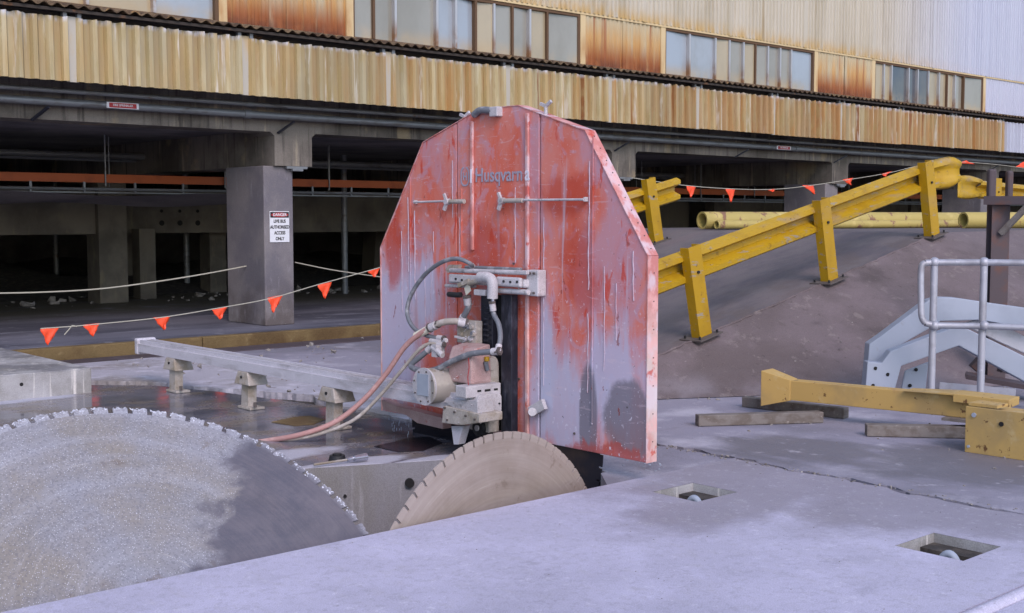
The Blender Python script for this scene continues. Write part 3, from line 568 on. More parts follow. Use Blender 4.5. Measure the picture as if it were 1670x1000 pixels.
# dirt mounds inside
q = MB(); rows = []
for j in range(12):
    rows.append([(x, 21.5 + j * .9, .15 + max(0, .35 * math.sin(j / 11 * 3.14) * (1 + .8 * math.sin(x * 1.3) * math.cos(x * .47 + j)))) for x in [2 + i * .4 for i in range(80)]])
q.grid(rows); q.build('dirt_mound', 'gap', B, smooth=60)
# orange beam, tray, hangers inside
q = MB(); q.box(-6, 60, 17.0, 17.1, 2.10, 2.22); q.build('orange_beam', 'orange_beam', B)
q = MB(); q.tube([(-6, 16.8, 2.0), (60, 16.8, 2.0)], .022, 8, 1); q.box(-6, 60, 16.85, 17.2, 1.945, 1.965)
for i in range(60): q.box(-5 + i * .75, -4.97 + i * .75, 16.79, 16.82, 1.96, 2.1)
q.build('cable_tray', 'galv', B)
for i in range(4, 17):
    MB().cyl((-4 + 1.9 * i, 16.97, 2.05), (-4 + 1.9 * i, 16.97, 2.78), .012, n=6).build('hanger_rod', 'galv', B); MB().cyl((-3.8 + 1.9 * i, 17.3, 2.05), (-3.8 + 1.9 * i, 17.3, 2.78), .009, n=6).build('hanger_rod', 'galv', B)
q = MB().grid([[(5 + i * .45, 16.6 + j * .25, 1.93 - .035 * j + .03 * math.sin(i * .9 + j)) for i in range(11)] for j in range(5)]); q.build('hanging_sheet', 'column', B, smooth=50)
for yy, zz, rr_ in ((18.2, 2.55, .05), (18.5, 2.5, .03), (24, 2.4, .07)): MB().tube([(-6, yy, zz), (60, yy, zz)], rr_, 10, 1).build('service_pipe', 'galv', B, smooth=50)
for xx, yy in ((11.4, 22.4), (6.4, 24.5), (13.2, 19.5), (10.2, 26)): MB().cyl((xx, yy, .15), (xx, yy, 2.78), .06, n=12).build('down_pipe', 'galv', B, smooth=50)
q = MB(); cr_ = random.Random(9)
for i in range(160): stone(q, (cr_.uniform(4, 16), 19.5 + abs(cr_.gauss(0, 2.2)), .16), cr_.choice((.03, .05, .09, .14)) * cr_.uniform(.5, 1.1))
q.build('debris', 'rubble', B)['kind'] = 'stuff'
# pipes
def run_pipe(y, z, r, name):
    q = MB(); q.tube([(-6, y, z), (60, y, z)], r, 14, 1)
    for i in range(11): q.cyl((-4 + 6 * i, y, z), (-3.9 + 6 * i, y, z), r * 1.25, n=14)
    return q.build(name, 'galv', B, smooth=50)
run_pipe(14.02, 3.055, .028, 'conduit'); run_pipe(14.08, 2.93, .045, 'sprinkler_pipe')
for i in range(14):
    q = MB(); x = 2.6 + i * 3.25 - .5; q.obox((x, 14.24, 2.72), (x + .10, 14.0, 2.86), .04, .025); q.obox((x + .1, 14.06, 2.86), (x + .1, 14.06, 2.99), .02, .02)
    q.build('pipe_bracket', 'black_rack', B)
# fascia sheets: one per bay, ribbed
BR = [5.6 + 2.185 * (i - 4) for i in range(30)]
r = random.Random(12)
jr = random.Random(44)
def ribs(x0, x1, y, z0, z1, pitch, depth, jit=0, top=None):
    xs = []; x = x0
    while x < x1 - 1e-4:
        for f, d in ((0, 0), (.22, 0), (.36, 1), (.64, 1), (.78, 0)):
            if x + f * pitch <= x1: xs.append((x + f * pitch + jr.uniform(-.004, .004) * min(1, pitch * 6), y - d * depth * jr.uniform(.8, 1.05)))
        x += pitch
    xs.append((x1, y)); return [[(a, b, z0) for a, b in xs], [(a, b, z1) for a, b in xs]]
for k in range(len(BR) - 1):
    a, b = BR[k], BR[k + 1]; zt = 3.83 + r.uniform(-.012, .012); zb = 3.125 + r.uniform(-.01, .01)
    R0, R1 = ribs(a + .0, b - .004, KY, zb, zt, .1677, .055)
    R1 = [(p[0], p[1] , p[2] + r.uniform(-.012, .008)) for p in R1]; tl = r.uniform(-.012, .012)
    q = MB().grid([[(p[0] + tl * .3, p[1] - .012, p[2]) for p in R0], R1]); o = q.build('fascia_sheet', 'fascia', B)
    sm = o.modifiers.new('thick', 'SOLIDIFY'); sm.thickness = .004
    MB().box(a - .07, a + .07, KY - .022, KY - .002, 3.12, 3.85).build('joint_strip', 'joint', B, bevel=.004)
    for xx in (a - .11, a + .055): MB().box(xx, xx + .045, KY - .045, KY + .02, 3.81, 3.92).build('bracket', 'galv', B)
q = MB(); q.box(-6, 60, KY + .1, KY + .2, 3.55, 3.9); q.box(-6, 60, KY + .06, 14.74, 3.205, 3.25); q.build('purlin', 'purlin', B)
MB().box(-6, 60, 14.12, 36, 3.41, 4.0).build('upper_floor', 'inner_dk', B)
# awning sheet with wavy front edge
ax = []; x = -6
while x < 60: ax.append(x); x += .025 if x < 22 else .0375
q = MB().grid([[(x, KY - .14, 3.945 + .02 * math.cos(x * 2 * math.pi / .15)) for x in ax], [(x, 14.02, 4.02 + .02 * math.cos(x * 2 * math.pi / .15)) for x in ax]])
o = q.build('awning', 'awning', B); sm = o.modifiers.new('thick', 'SOLIDIFY'); sm.thickness = .012
MB().box(-6, 60, KY - .10, KY - .05, 3.885, 3.918).build('awning_batten', 'purlin', B)
# upper wall
WY = 14.0
def wallsheet(x0, x1, z0, z1, pitch, depth, m, name, y=WY):
    R0, R1 = ribs(x0, x1, y, z0, z1, pitch, depth); return MB().grid([R0, R1]).build(name, m, B)
ups = [-6, 4.2, 6.9, 8.9, 11.1, 13.3, 15.5, 17.8, 20.1, 22.5, 24.9, 27.3, 30, 34, 40, 48, 60]
for i, (a, b) in enumerate(zip(ups, ups[1:])):
    wallsheet(a, b - .004, 4.87 - .0, 9.0, .105, .032, 'sheet', 'wall_sheet', WY - .03 - .006 * (i % 2))
    if b < 40:
        MB().box(b - .035, b + .03, WY - .062, WY - .052, 4.86, 9).build('cover_strip', 'sheet', B)
MB().box(-6, 60, WY + .15, 36, 4.0, 9.0).build('wall_core', 'inner_dk', B)
MB().box(-6, 60, WY - .045, WY + .1, 4.835, 4.868).build('sill_flashing', 'flash', B)
groups = [(-6, 5.2, 'rust'), (5.2, 7.61, 'win'), (7.61, 9.62, 'rust'), (9.62, 14.0, 'win'), (14.0, 16.04, 'rust'), (16.04, 20.45, 'win'), (20.45, 22.6, 'rust'), (22.6, 27.2, 'win'), (27.2, 60, 'rust')]
MUL = {5.2: [5.92, 6.75], 9.62: [9.97, 10.34, 11.08, 11.43, 11.81, 12.17, 12.54, 12.9, 13.27], 16.04: [16.69, 17.4, 17.8, 18.21, 18.57, 18.95, 19.33, 19.68], 22.6: [22.95, 23.25, 23.93, 24.3, 24.74, 25.2, 25.55, 25.9, 26.3]}
bright = {17.06: 1, 20.0: 1, 11.2: 1, 10.7: 1}
r = random.Random(4)
for a, b, kind in groups:
    if kind == 'rust':
        wallsheet(a + .12, b - .1, 4.03, 4.834, .105, .02, 'rustsheet', 'infill_sheet', WY - .012)
        for xx in (a, b - .1): MB().box(xx, xx + .115, WY - .036, WY + .02, 4.03, 4.834).build('cover_strip', 'flash', B)
        if 60 > b > 9: MB().box((a + b) / 2 - .03, (a + b) / 2 + .03, WY - .037, WY - .033, 4.03, 4.834).build('cover_strip', 'rustsheet', B)
    else:
        W = D.objects.new('window', None); COL.objects.link(W)
        fr = MB(); fr.box(a, b, WY - .03, WY + .05, 4.79, 4.834); fr.box(a, b, WY - .03, WY + .05, 4.03, 4.06); fr.box(a, a + .04, WY - .03, WY + .05, 4.06, 4.79); fr.box(b - .05, b, WY - .03, WY + .05, 4.06, 4.79)
        D.objects.remove(W); F = fr.build('window', 'mull_dk', B)
        ed = [a + .04] + MUL[a] + [b - .05]
        for i, (p, s_) in enumerate(zip(ed, ed[1:])):
            wide = s_ - p > .6
            m = 'pane_b' if (wide and a > 16 and a < 20) or (abs(a - 16.04) < .1 and i >= 8) or (a == 9.62 and i in (3, 4)) else ('pane_d' if a > 22 and i in (2, 3, 4) else 'pane')
            if a == 5.2: m = 'pane_b' if i == 2 else 'pane'
            if m == 'pane' and r.random() < .4: m = 'pane_c'
            tl = r.uniform(-.03, .03); q = MB(); q.poly([(p, WY + .01 + tl, 4.06), (s_, WY + .01 - tl, 4.06), (s_, WY + .012 - tl, 4.79), (p, WY + .012 + tl, 4.79)], [(p, WY + .02 + tl, 4.06), (s_, WY + .02 - tl, 4.06), (s_, WY + .022 - tl, 4.79), (p, WY + .022 + tl, 4.79)])
            q.build('pane', m, F)
        for i, xx in enumerate(MUL[a]):
            MB().box(xx - .018, xx + .02, WY - .045, WY + .03, 4.06, 4.79).build('mullion', 'mull' if i % 2 or r.random() < .5 else 'mull_dk', F)

# signs
sg = thing('warning_sign', 'white danger sign with red header on the concrete column', 'sign', (8.65, 14.30, 1.26))
x0, x1, z0, z1 = P(439, 395, Y=14.31).x, P(471, 395, Y=14.31).x, 1.27, 1.685
x0, x1 = 8.49, 8.79
MB().box(x0, x1, 14.298, 14.3085, z0, z1).build('panel', 'whitesign', sg, bevel=.003)
MB().box(x0 + .008, x1 - .008, 14.294, 14.2975, z1 - .085, z1 - .01).build('header', 'ink', sg)
q = MB(); n = 28; xc, zc = (x0 + x1) / 2, z1 - .048
q.extr([(xc + .132 * math.cos(t), 14.2935, zc + .03 * math.sin(t)) for t in [i * 2 * math.pi / n for i in range(n)]], (0, -.002, 0)); q.build('header_oval', 'redsign', sg)
text('lettering', 'DANGER', .052, facing_y((xc, 14.2905, zc)), 'whitesign', sg, bold=.001)
for i, t in enumerate(('LIVE BUS', 'AUTHORISED', 'ACCESS', 'ONLY')):
    text('lettering', t, .062, facing_y((xc, 14.296, z1 - .135 - i * .078)), 'ink', sg, bold=.0015, sx=.78)
for (px, py, wd, lab) in ((200, 173, .40, 'small red fire sprinkler label on the pipe left of the sign column'), (1278, 244, .44, 'small red fire sprinkler label on the pipe above the far guardrail')):
    c = P(px, py, Y=14.03); s2 = thing('pipe_label', lab, 'sign', (c.x, 14.03, 2.93), 'fire sprinkler labels on the pipe')
    MB().box(c.x - wd / 2, c.x + wd / 2, 14.022, 14.032, 2.895, 2.965).build('backing', 'whitesign', s2)
    MB().box(c.x - wd / 2 + .03, c.x + wd / 2 - .03, 14.018, 14.0215, 2.902, 2.958).build('red_field', 'redsign', s2)
    text('lettering', 'FIRE SPRINKLER', .036, facing_y((c.x, 14.0165, 2.931)), 'whitesign', s2, bold=.0006)

# ================================================================== ROPES, BUNTING
def flagline(name, label, pxs, Y, flags, fw=.17, fh=.2, fl_lab=''):
    root = thing(name, label, 'bunting', P(*pxs[0], Y=Y))
    MB().tube([P(x, y, Y=Y) for x, y in pxs], .006, 6, 5).build('string', 'rope', root)
    rr = random.Random(int(pxs[0][0]) + 3)
    for fx0, fy0, fx1, fy1, tx, ty in flags:
        a, b, t = P(fx0, fy0, Y=Y), P(fx1, fy1, Y=Y), P(tx, ty, Y=Y)
        rows = []; n = 6
        for j in range(n + 1):
            u = j / n; L = a.lerp(t + Vector((-.006, 0, 0)), u); R_ = b.lerp(t + Vector((.006, 0, 0)), u)
            rows.append([L.lerp(R_, v / 5) + Vector((0, .016 * math.sin(v * 1.4 + j * .9 + fx0) * (u + .25), 0)) + Vector((.006 * math.sin(v + j * 2 + fx0), 0, 0)) for v in range(6)])
        q = MB().grid(rows); o = q.build('flag', 'orange', root, smooth=60); sm = o.modifiers.new('thick', 'SOLIDIFY'); sm.thickness = .0015
    return root
flagline('bunting', 'string of orange pennants in front of the sign column and left of the red guard',
         [(66, 536), (110, 533), (145, 530), (262, 518), (360, 502), (440, 487), (520, 464), (600, 442), (640, 430)], 12.95,
         [(65, 536, 96, 534, 78, 563), (134, 530, 162, 527, 152, 549), (250, 518, 278, 516, 267, 538), (345, 505, 372, 500, 358, 521), (436, 486, 461, 481, 446, 510), (517, 465, 541, 460, 530, 487), (598, 442, 621, 436, 610, 452)])
flagline('bunting', 'string of orange pennants across the ramp behind the yellow guardrail',
         [(1030, 290), (1112, 302), (1190, 308), (1260, 309), (1320, 303), (1385, 293), (1450, 282), (1500, 270), (1550, 264), (1620, 268), (1680, 276)], 12.9,
         [(1119, 303, 1136, 304, 1126, 322), (1183, 308, 1199, 308, 1192, 330), (1250, 309, 1267, 308, 1259, 313), (1308, 302, 1327, 303, 1328, 317), (1374, 293, 1391, 290, 1387, 302), (1437, 284, 1455, 279, 1443, 288), (1562, 266, 1590, 268, 1576, 262), (1656, 272, 1685, 276, 1670, 264)])
q = MB().tube([P(x, y, Y=12.95) for x, y in ((125, 533), (118, 531), (112, 538), (105, 546))], .006, 6, 3)
tag(recenter(q.build('rope_tail', 'rope'), P(118, 531, Y=12.95)), 'short loose rope tail tied to the bunting string beside its first pennants', 'rope')
q = MB().tube([P(x, y, Y=14.8) for x, y in ((-60, 479), (60, 477), (165, 471), (265, 458), (350, 444), (427, 429))], .009, 8, 5)
tag(recenter(q.build('rope', 'rope'), P(165, 471, Y=14.8)), 'pale sagging rope tied to the left side of the sign column', 'rope')
q = MB().tube([P(x, y, Y=15.0) for x, y in ((481, 428), (540, 440), (600, 449), (680, 460))], .008, 8, 5)
tag(recenter(q.build('rope', 'rope'), P(540, 440, Y=15.0)), 'pale rope running from the sign column rightwards behind the red guard', 'rope')

# ================================================================== CONCRETE BLOCK left
bl = thing('concrete_block', 'weathered grey concrete block at the left with a small tie hole', 'concrete block', (3, 12, 0))
MB().box(-3, 4.56, 10.86, 13.2, -.04, .226).build('block_body', 'block', bl, bevel=.012)
c = P(35, 627, Y=10.86); MB().cyl((c.x, 10.857, c.z), (c.x, 10.9, c.z), .016, n=14).build('tie_hole', 'hole', bl)

# ================================================================== SAW TRACK
TX0, TX1 = 5.10, 5.28
tr = thing('saw_track', 'slurry covered saw track rail on four feet across the wet slab', 'saw track', (5.2, 8.7, 0))
q = MB(); prof = [(TX0, .318), (TX1, .318), (TX1, .40), (TX1 - .02, .40), (TX1 - .02, .43), (TX1 - .05, .43), (TX1 - .05, .415), (TX0 + .05, .415), (TX0 + .05, .43), (TX0 + .02, .43), (TX0 + .02, .395), (TX0, .395)]
q.extr([(x, 6.15, z) for x, z in prof], (0, 4.9, 0)); q.build('rail', 'track', tr)
q = MB().extr([(TX0 - .006, 11.05, .29), (TX1 + .01, 11.05, .29), (TX1 + .01, 11.05, .445), (TX0 - .006, 11.05, .445)], (0, .07, 0)); q.build('end_cap', 'track', tr, bevel=.015)
q = MB(); q.box(TX0 + .07, TX1 - .07, 6.3, 11.0, .416, .43); q.build('toothed_rack', 'slurry_metal', tr)
for i in range(40): pass
def foot(y):
    f = MB(); z1, z0 = .316, .205
    top = [(TX0 - .004, y - .10, z1), (TX1 - .02, y - .10, z1), (TX1 - .02, y + .06, z1), (TX0 - .004, y + .06, z1)]
    bot = [(TX0 - .02, y - .15, z0), (TX1 - .01, y - .15, z0), (TX1 - .01, y + .10, z0), (TX0 - .02, y + .10, z0)]
    f.poly(top, bot); F = f.build('foot_bracket', 'foot', tr, bevel=.008)
    g_ = MB(); g_.poly([(TX0 + .01, y - .09, z0 - .002), (TX0 + .09, y - .09, z0 - .002), (TX0 + .09, y + .02, z0 - .002), (TX0 + .01, y + .02, z0 - .002)], [(TX0 + .01, y - .08, .023), (TX0 + .09, y - .08, .023), (TX0 + .09, y + .03, .023), (TX0 + .01, y + .03, .023)]); g_.build('leg', 'foot', F)
    h = MB(); h.box(TX0 - .01, TX0 + .13, y - .15, y + .06, 0, .022); h.build('base_plate', 'foot', F, bevel=.005)
    k = MB().cyl((TX0 - .02, y - .02, .27), (TX0 + .0, y - .02, .27), .012, n=10); k.build('bolt', 'dark', F)
    k = MB().cyl((TX0 + .02, y - .18, .029), (TX0 + .02, y - .18, .07), .014, n=10); k.build('levelling_bolt', 'plate', F)
for y in (10.4, 9.08, 7.8): foot(y)
# ================================================================== WALL SAW with guard
GX = 5.45; GD = .085; c0 = 6.215
saw = thing('wall_saw', 'track mounted concrete saw with tall octagonal slurry streaked red blade guard', 'concrete saw', (5.35, 6.2, 0))
Gd = thing('x', None, None, (0, 0, 0)); D.objects.remove(Gd)
gz = .125
full = [(-1.35, gz), (-1.35, 1.372), (-.82, 2.14), (-.2, 2.335), (.2, 2.335), (.82, 2.14), (1.35, 1.372), (1.35, gz)]
def clip(poly, lo, hi):
    def cut(pl, v, keep):
        o = []
        for i in range(len(pl)):
            a, b = pl[i], pl[(i + 1) % len(pl)]; ia, ib = keep(a[0]), keep(b[0])
            if ia: o.append(a)
            if ia != ib: t = (v - a[0]) / (b[0] - a[0]); o.append((v, a[1] + (b[1] - a[1]) * t))
        return o
    return cut(cut(poly, lo, lambda s: s >= lo), hi, lambda s: s <= hi)
s1, s2 = 5.806 - c0, 6.653 - c0
guard = MB().extr([(GX, c0 + a, b) for a, b in clip(full, s1 + .008, s2 - .008)], (GD, 0, 0)).build('blade_guard', 'guard', saw, bevel=.004)
for lo, hi in ((-1.35, s1 - .008), (s2 + .008, 1.35)):
    MB().extr([(GX + .003, c0 + a, b) for a, b in clip(full, lo, hi)], (GD - .006, 0, 0)).build('side_panel', 'guard', guard, bevel=.004)
# folded rim around the outline (proud flange seen edge-on)
for a, b in zip(full[1:], full[2:]):
    pa, pb = Vector((GX + GD / 2, c0 + a[0], a[1])), Vector((GX + GD / 2, c0 + b[0], b[1])); n = Vector((0, -(pb - pa).z, (pb - pa).y)).normalized()
    if n.z < 0: n = -n
    MB().obox(pa + n * .003, pb + n * .003, GD + .008, .005, up=n).build('rim_flange', 'rim', guard)
for yy in (c0 - 1.353, c0 + 1.353): MB().box(GX - .004, GX + GD + .004, yy - .003, yy + .003, gz, 1.372).build('rim_flange', 'rim', guard)
q = MB(); rv = random.Random(3)
for i in range(7): q.cyl((GX + .05, c0 - 1.356, .25 + i * .17), (GX + .05, c0 - 1.359, .25 + i * .17), .004, n=8)
for i in range(10):
    t = (i + .5) / 10; y = c0 - 1.35 + .53 * t; z = 1.372 + .768 * t; q.cyl((GX + .05, y - .006, z + .004), (GX + .05, y - .009, z + .006), .004, n=8)
q.build('rivet_row', 'plate', guard)['kind'] = 'stuff'
# ribs
for yy, wd in ((6.473, .028), (5.912, .03)):
    MB().box(GX - .02, GX - .001, yy - wd / 2, yy + wd / 2, gz + (.0 if yy < 6 else 1.25), 2.26 if yy > 6 else 2.28).build('rib', 'rim', guard, bevel=.006)
for yy, z0, z1 in ((6.60, 1.3, 1.8), (6.05, 1.3, 1.8), (6.02, gz, 1.1), (7.19, .9, 1.9), (5.32, .3, 2.1)):
    MB().box(GX - .006, GX - .0005, yy - .004, yy + .004, z0, z1).build('seam_strip', 'guard', guard)
# lumpy drip lines
dr = random.Random(21)
def drip(yy, z0, z1, w, m='crust'):
    pts = []; z = z1; y = yy
    n = max(3, int((z1 - z0) / .05))
    for i in range(n + 1): pts.append((GX - .001, y + dr.uniform(-.003, .003), z1 + (z0 - z1) * i / n)); y += dr.uniform(-.0015, .0015)
    MB().tube(pts, w, 6, 2).build('slurry_run', 'drip', guard)
M['drip'] = mat('dried_slurry_run', 'b8b0c0', .8, layers=[dict(col='b08890', s=20, lo=.45, hi=.65, a=.7)])
for yy, z0, z1, w in ((6.04, 1.3, 1.80, .0035), (5.765, .5, 1.6, .003), (5.352, 1.15, 1.95, .004), (5.36, .5, 1.0, .003), (7.14, 1.0, 1.65, .004), (7.22, 1.2, 1.75, .0035), (5.12, .85, 1.2, .003), (6.62, 1.3, 1.6, .003), (5.22, .65, 1.3, .0028),
                      (5.93, .3, .95, .005), (7.30, .9, 1.5, .003), (7.02, .8, 1.25, .003), (6.92, 1.35, 1.5, .003), (6.95, .8, 1.3, .0025), (4.98, 1.1, 1.4, .004), (6.7, 1.6, 2.0, .003)): drip(yy, z0, z1, w)
# lettering and emblem
tc = 6.215
text('lettering', 'Husqvarn', .135, facing_cam_x((GX - .004, 6.452, 1.885)), 'letter', guard, bold=.0015, ext=.0012, sx=.935, align='LEFT')
MB().box(GX - .0225, GX - .0203, 6.465, 6.483, 1.838, 1.932).build('lettering', 'white_letter', guard)
text('lettering', 'a', .135, facing_cam_x((GX - .0215, 5.902, 1.885)), 'white_letter', guard, bold=.002, ext=.001, sx=.8)
q = MB(); cy, cz = 6.56, 1.885; n = 26
def oval(q, a, b, t):
    O = [(cy + a * math.copysign(abs(math.cos(u)) ** .7, math.cos(u)), cz + b * math.copysign(abs(math.sin(u)) ** .7, math.sin(u))) for u in [math.pi * .5 + .2 + i * (2 * math.pi - .4) / n for i in range(n + 1)]]
    I = [(cy + (y - cy) * (1 - t / a), cz + (z - cz) * (1 - t / b)) for y, z in O]
    for (o1, o2, i1, i2) in zip(O, O[1:], I, I[1:]): q.extr([(GX - .003, *o1), (GX - .003, *o2), (GX - .003, *i2), (GX - .003, *i1)], (-.0015, 0, 0))
oval(q, .046, .068, .011)
q.extr([(GX - .003, y, z) for y, z in ((cy + .02, cz - .028), (cy + .01, cz - .028), (cy + .01, cz + .028), (cy + .02, cz + .028))], (-.0015, 0, 0))
q.extr([(GX - .003, y, z) for y, z in ((cy - .01, cz - .028), (cy - .02, cz - .028), (cy - .02, cz + .028), (cy - .01, cz + .028))], (-.0015, 0, 0))
q.extr([(GX - .003, y, z) for y, z in ((cy + .0098, cz - .006), (cy - .0098, cz - .006), (cy - .0098, cz + .006), (cy + .0098, cz + .006))], (-.0015, 0, 0))
q.build('emblem', 'letter', guard)
# latch rods
def latch(ya, yb, yw, yc, z):
    L = MB().tube([(GX - .03, ya, z), (GX - .035, yb, z + .004)], .008, 8, 1).build('latch_rod', 'slurry_metal', guard, smooth=50)
    MB().cyl((GX - .035, yw - .02, z), (GX - .035, yc, z), .016, n=14).build('latch_sleeve', 'foot', L, smooth=50)
    q = MB(); q.obox((GX - .045, yw, z), (GX - .045, yw + .03, z + .055), .016, .02); q.obox((GX - .045, yw, z), (GX - .045, yw + .03, z - .06), .016, .026); q.cyl((GX - .06, yw, z), (GX - .02, yw, z), .022)
    q.build('wing_nut', 'slurry_metal', L, bevel=.003)
    MB().box(GX - .03, GX, ya - .006, ya + .006, z - .012, z + .016).build('hook', 'slurry_metal', L)
latch(7.11, 6.70, 6.71, 6.53, 1.712); latch(5.37, 6.13, 6.13, 5.93, 1.712)
# wing nuts and handle on top
for yy, zz in ((6.60, 2.30), (5.78, 2.318)):
    q = MB(); q.cyl((GX + .03, yy, zz - .08), (GX + .03, yy, zz + .012), .012); q.obox((GX + .03, yy - .05, zz + .03), (GX + .03, yy, zz), .016, .02); q.obox((GX + .03, yy + .05, zz + .02), (GX + .03, yy, zz), .016, .02)
    q.build('wing_nut', 'slurry_metal', guard, bevel=.003)
MB().tube([(GX - .02, 6.44, 2.30), (GX - .03, 6.37, 2.325), (GX - .03, 6.27, 2.32), (GX - .02, 6.19, 2.30)], .024, 10, 4).build('top_handle', 'hose_grey', guard, smooth=60)
MB().box(GX - .05, GX + .01, 6.17, 6.25, 2.275, 2.34).build('handle_bracket', 'slurry_metal', guard, bevel=.006)
# bracket low on the guard
q = MB(); a, b = P(866, 672, X=GX - .03), P(888, 659, X=GX - .03); q.obox(a, b, .03, .07); q.cyl(P(868, 672, X=GX - .07), P(868, 672, X=GX - .02), .028, n=16); q.build('guard_clip', 'slurry_metal', guard, bevel=.004)
for px, py in ((847, 618), (937, 707), (886, 655), (838, 430)):
    c = P(px, py, X=GX); MB().cyl((GX - .006, c.y, c.z), (GX + .0, c.y, c.z), .008, n=10).build('rivet', 'plate', guard)

# blades ------------------------------------------------------------
def blade_mesh(R, N, depth, gap, thick, jitter, seed, ri=.03):
    rd = random.Random(seed); out = []
    for i in range(N):
        a0 = 2 * math.pi * i / N; da = 2 * math.pi / N; g2 = gap / R / 2
        rj = lambda: R + rd.uniform(-jitter, jitter)
        out.append((a0 - g2, R - depth)); out.append((a0 + g2, R - depth)); out.append((a0 + g2 * 1.0001, R - rd.uniform(0, .6) * jitter))
        for k in range(1, 7): out.append((a0 + g2 + (da - 2 * g2) * k / 7, rj()))
        out.append((a0 + da - g2 * 1.0001, R - rd.uniform(0, .6) * jitter))
    q = MB(); bm = q.bm
    def ring(z, f): return [bm.verts.new((math.cos(a) * f(r_), math.sin(a) * f(r_), z)) for a, r_ in out]
    To, Ti = ring(thick / 2, lambda r_: r_), ring(thick / 2, lambda r_: ri); Bo, Bi = ring(-thick / 2, lambda r_: r_), ring(-thick / 2, lambda r_: ri)
    Tm, Bm = ring(thick / 2, lambda r_: min(R * .93, R - depth - .01)), ring(-thick / 2, lambda r_: min(R * .93, R - depth - .01)); n = len(out)
    for k in range(n):
        j = (k + 1) % n
        for A, Bq in ((To, Tm), (Tm, Ti), (Ti, Bi), (Bi, Bm), (Bm, Bo), (Bo, To)): q.face([A[k], A[j], Bq[j], Bq[k]])
    return q
def place_blade(o, center, s, u):   # local x = s, local y = u
    s, u = Vector(s).normalized(), Vector(u).normalized(); n = s.cross(u)
    o.matrix_world = Matrix.Translation(center) @ Matrix((s, u, n)).transposed().to_4x4()
# blade in the guard
bl = blade_mesh(.99, 70, .03, .012, .008, .001, 1)
bl.xf(Matrix.Translation((GX + .04, 6.25, .16)) @ Matrix.Rotation(math.pi / 2, 4, 'Y')); bl.build('cutting_blade', 'spinblade', saw)
# leaning blades
def leaning(name, label, R, N, depth, gap, jit, seed, ctr, tilt, yaw, m, rotz=0):
    q = blade_mesh(R, N, depth, gap, .011, jit, seed); q.xf(Matrix.Rotation(rotz, 4, 'Z'))
    o = q.build(name, m)
    s = Vector((math.cos(yaw), math.sin(yaw), 0)); nb = Vector((-math.sin(yaw), math.cos(yaw), 0)); u = ZZ * math.cos(tilt) + nb * math.sin(tilt)
    place_blade(o, ctr, s, u); tag(o, label, 'saw blade', 'spare saw blades standing between the slabs'); return o
leaning('diamond_blade', 'small looking tan diamond saw blade standing upright below the red guard', 1.13, 80, .042, .015, .0015, 4, (4.50, 5.168, -.75), 0, math.radians(10), 'small_blade', .01)
big = leaning('diamond_blade', 'large white speckled diamond saw blade leaning at the left behind the pale slab', 1.21, 75, .04, .027, .008, 9, (2.40, 5.13, -.125), math.radians(52), math.radians(-5), 'big_blade', .02)
n = Vector((0, 0, 1))
# hub flange of the leaning blade
q = MB(); q.pipe((0, 0, .0056), (0, 0, .0075), .17, .035, 40); o = q.build('hub_ring', 'big_blade'); o.parent = big; PW[o.name] = Vector()
# crusted slurry on the rim segments
q = MB(); rr = random.Random(31)
for i in range(700):
    a = rr.uniform(.2, math.pi - .1); ra = 1.21 - abs(rr.gauss(0, .012)) - .004
    if (a * 75 / (2 * math.pi) - .24) % 1 < .22: continue
    s_ = rr.uniform(.003, .008); c = Vector((ra * math.cos(a), ra * math.sin(a), .006))
    vs = [c + Vector((rr.uniform(-1, 1), rr.uniform(-1, 1), rr.uniform(-.2, .8))) * s_ for _ in range(6)]
    bm2 = bmesh.new(); [bm2.verts.new(v) for v in vs]; bmesh.ops.convex_hull(bm2, input=bm2.verts); me = D.meshes.new('t'); bm2.to_mesh(me); bm2.free(); q.bm.from_mesh(me); D.meshes.remove(me)
o = q.build('slurry_crust', 'crust'); o['kind'] = 'stuff'; o.parent = big; PW[o.name] = Vector()

# machine ------------------------------------------------------------
MX = 5.30
def bx(name, m, x0, x1, a, b, parent=saw, bevel=.004, X=None):   # box whose camera-side face spans pixels a..b at plane x0
    p, q_ = P(*a, X=x0), P(*b, X=x0); y0, y1 = sorted((p.y, q_.y)); z0, z1 = sorted((p.z, q_.z))
    return MB().box(x0, x1, y0, y1, z0, z1).build(name, m, parent, bevel=bevel)
def byx(name, m, y0, y1, a, b, parent=saw, bevel=.004, rnd=None):   # box whose face on plane y0 spans pixels a (left top) .. b (right bottom)
    xa = P(*a, Y=y0).x; xb = P(*b, Y=y0).x; z1 = P(*a, Y=y0).z; z0 = P(*b, Y=y0).z
    if rnd:
        r_ = rnd; pl = []
        for cx, cz, s0 in ((xb - r_, z1 - r_, 0), (xa + r_, z1 - r_, 90), (xa + r_, z0 + r_, 180), (xb - r_, z0 + r_, 270)):
            for k in range(6): t = math.radians(s0 + k * 18); pl.append((cx + r_ * math.cos(t), y0, cz + r_ * math.sin(t)))
        return MB().extr(pl, (0, y1 - y0, 0)).build(name, m, parent, bevel=bevel)
    return MB().box(xa, xb, y0, y1, z0, z1).build(name, m, parent, bevel=bevel)
mast = bx('mast_rail', 'black_rack', 5.36, 5.42, (784, 480), (803, 705)); bx('mast_rail', 'black_rack', 5.36, 5.42, (817, 480), (834, 712))
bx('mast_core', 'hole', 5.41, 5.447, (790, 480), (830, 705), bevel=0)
for i in range(12):
    bx('rack_tooth', 'black_rack', 5.345, 5.359, (788, 500 + i * 9), (797, 504 + i * 9), parent=mast, bevel=0)
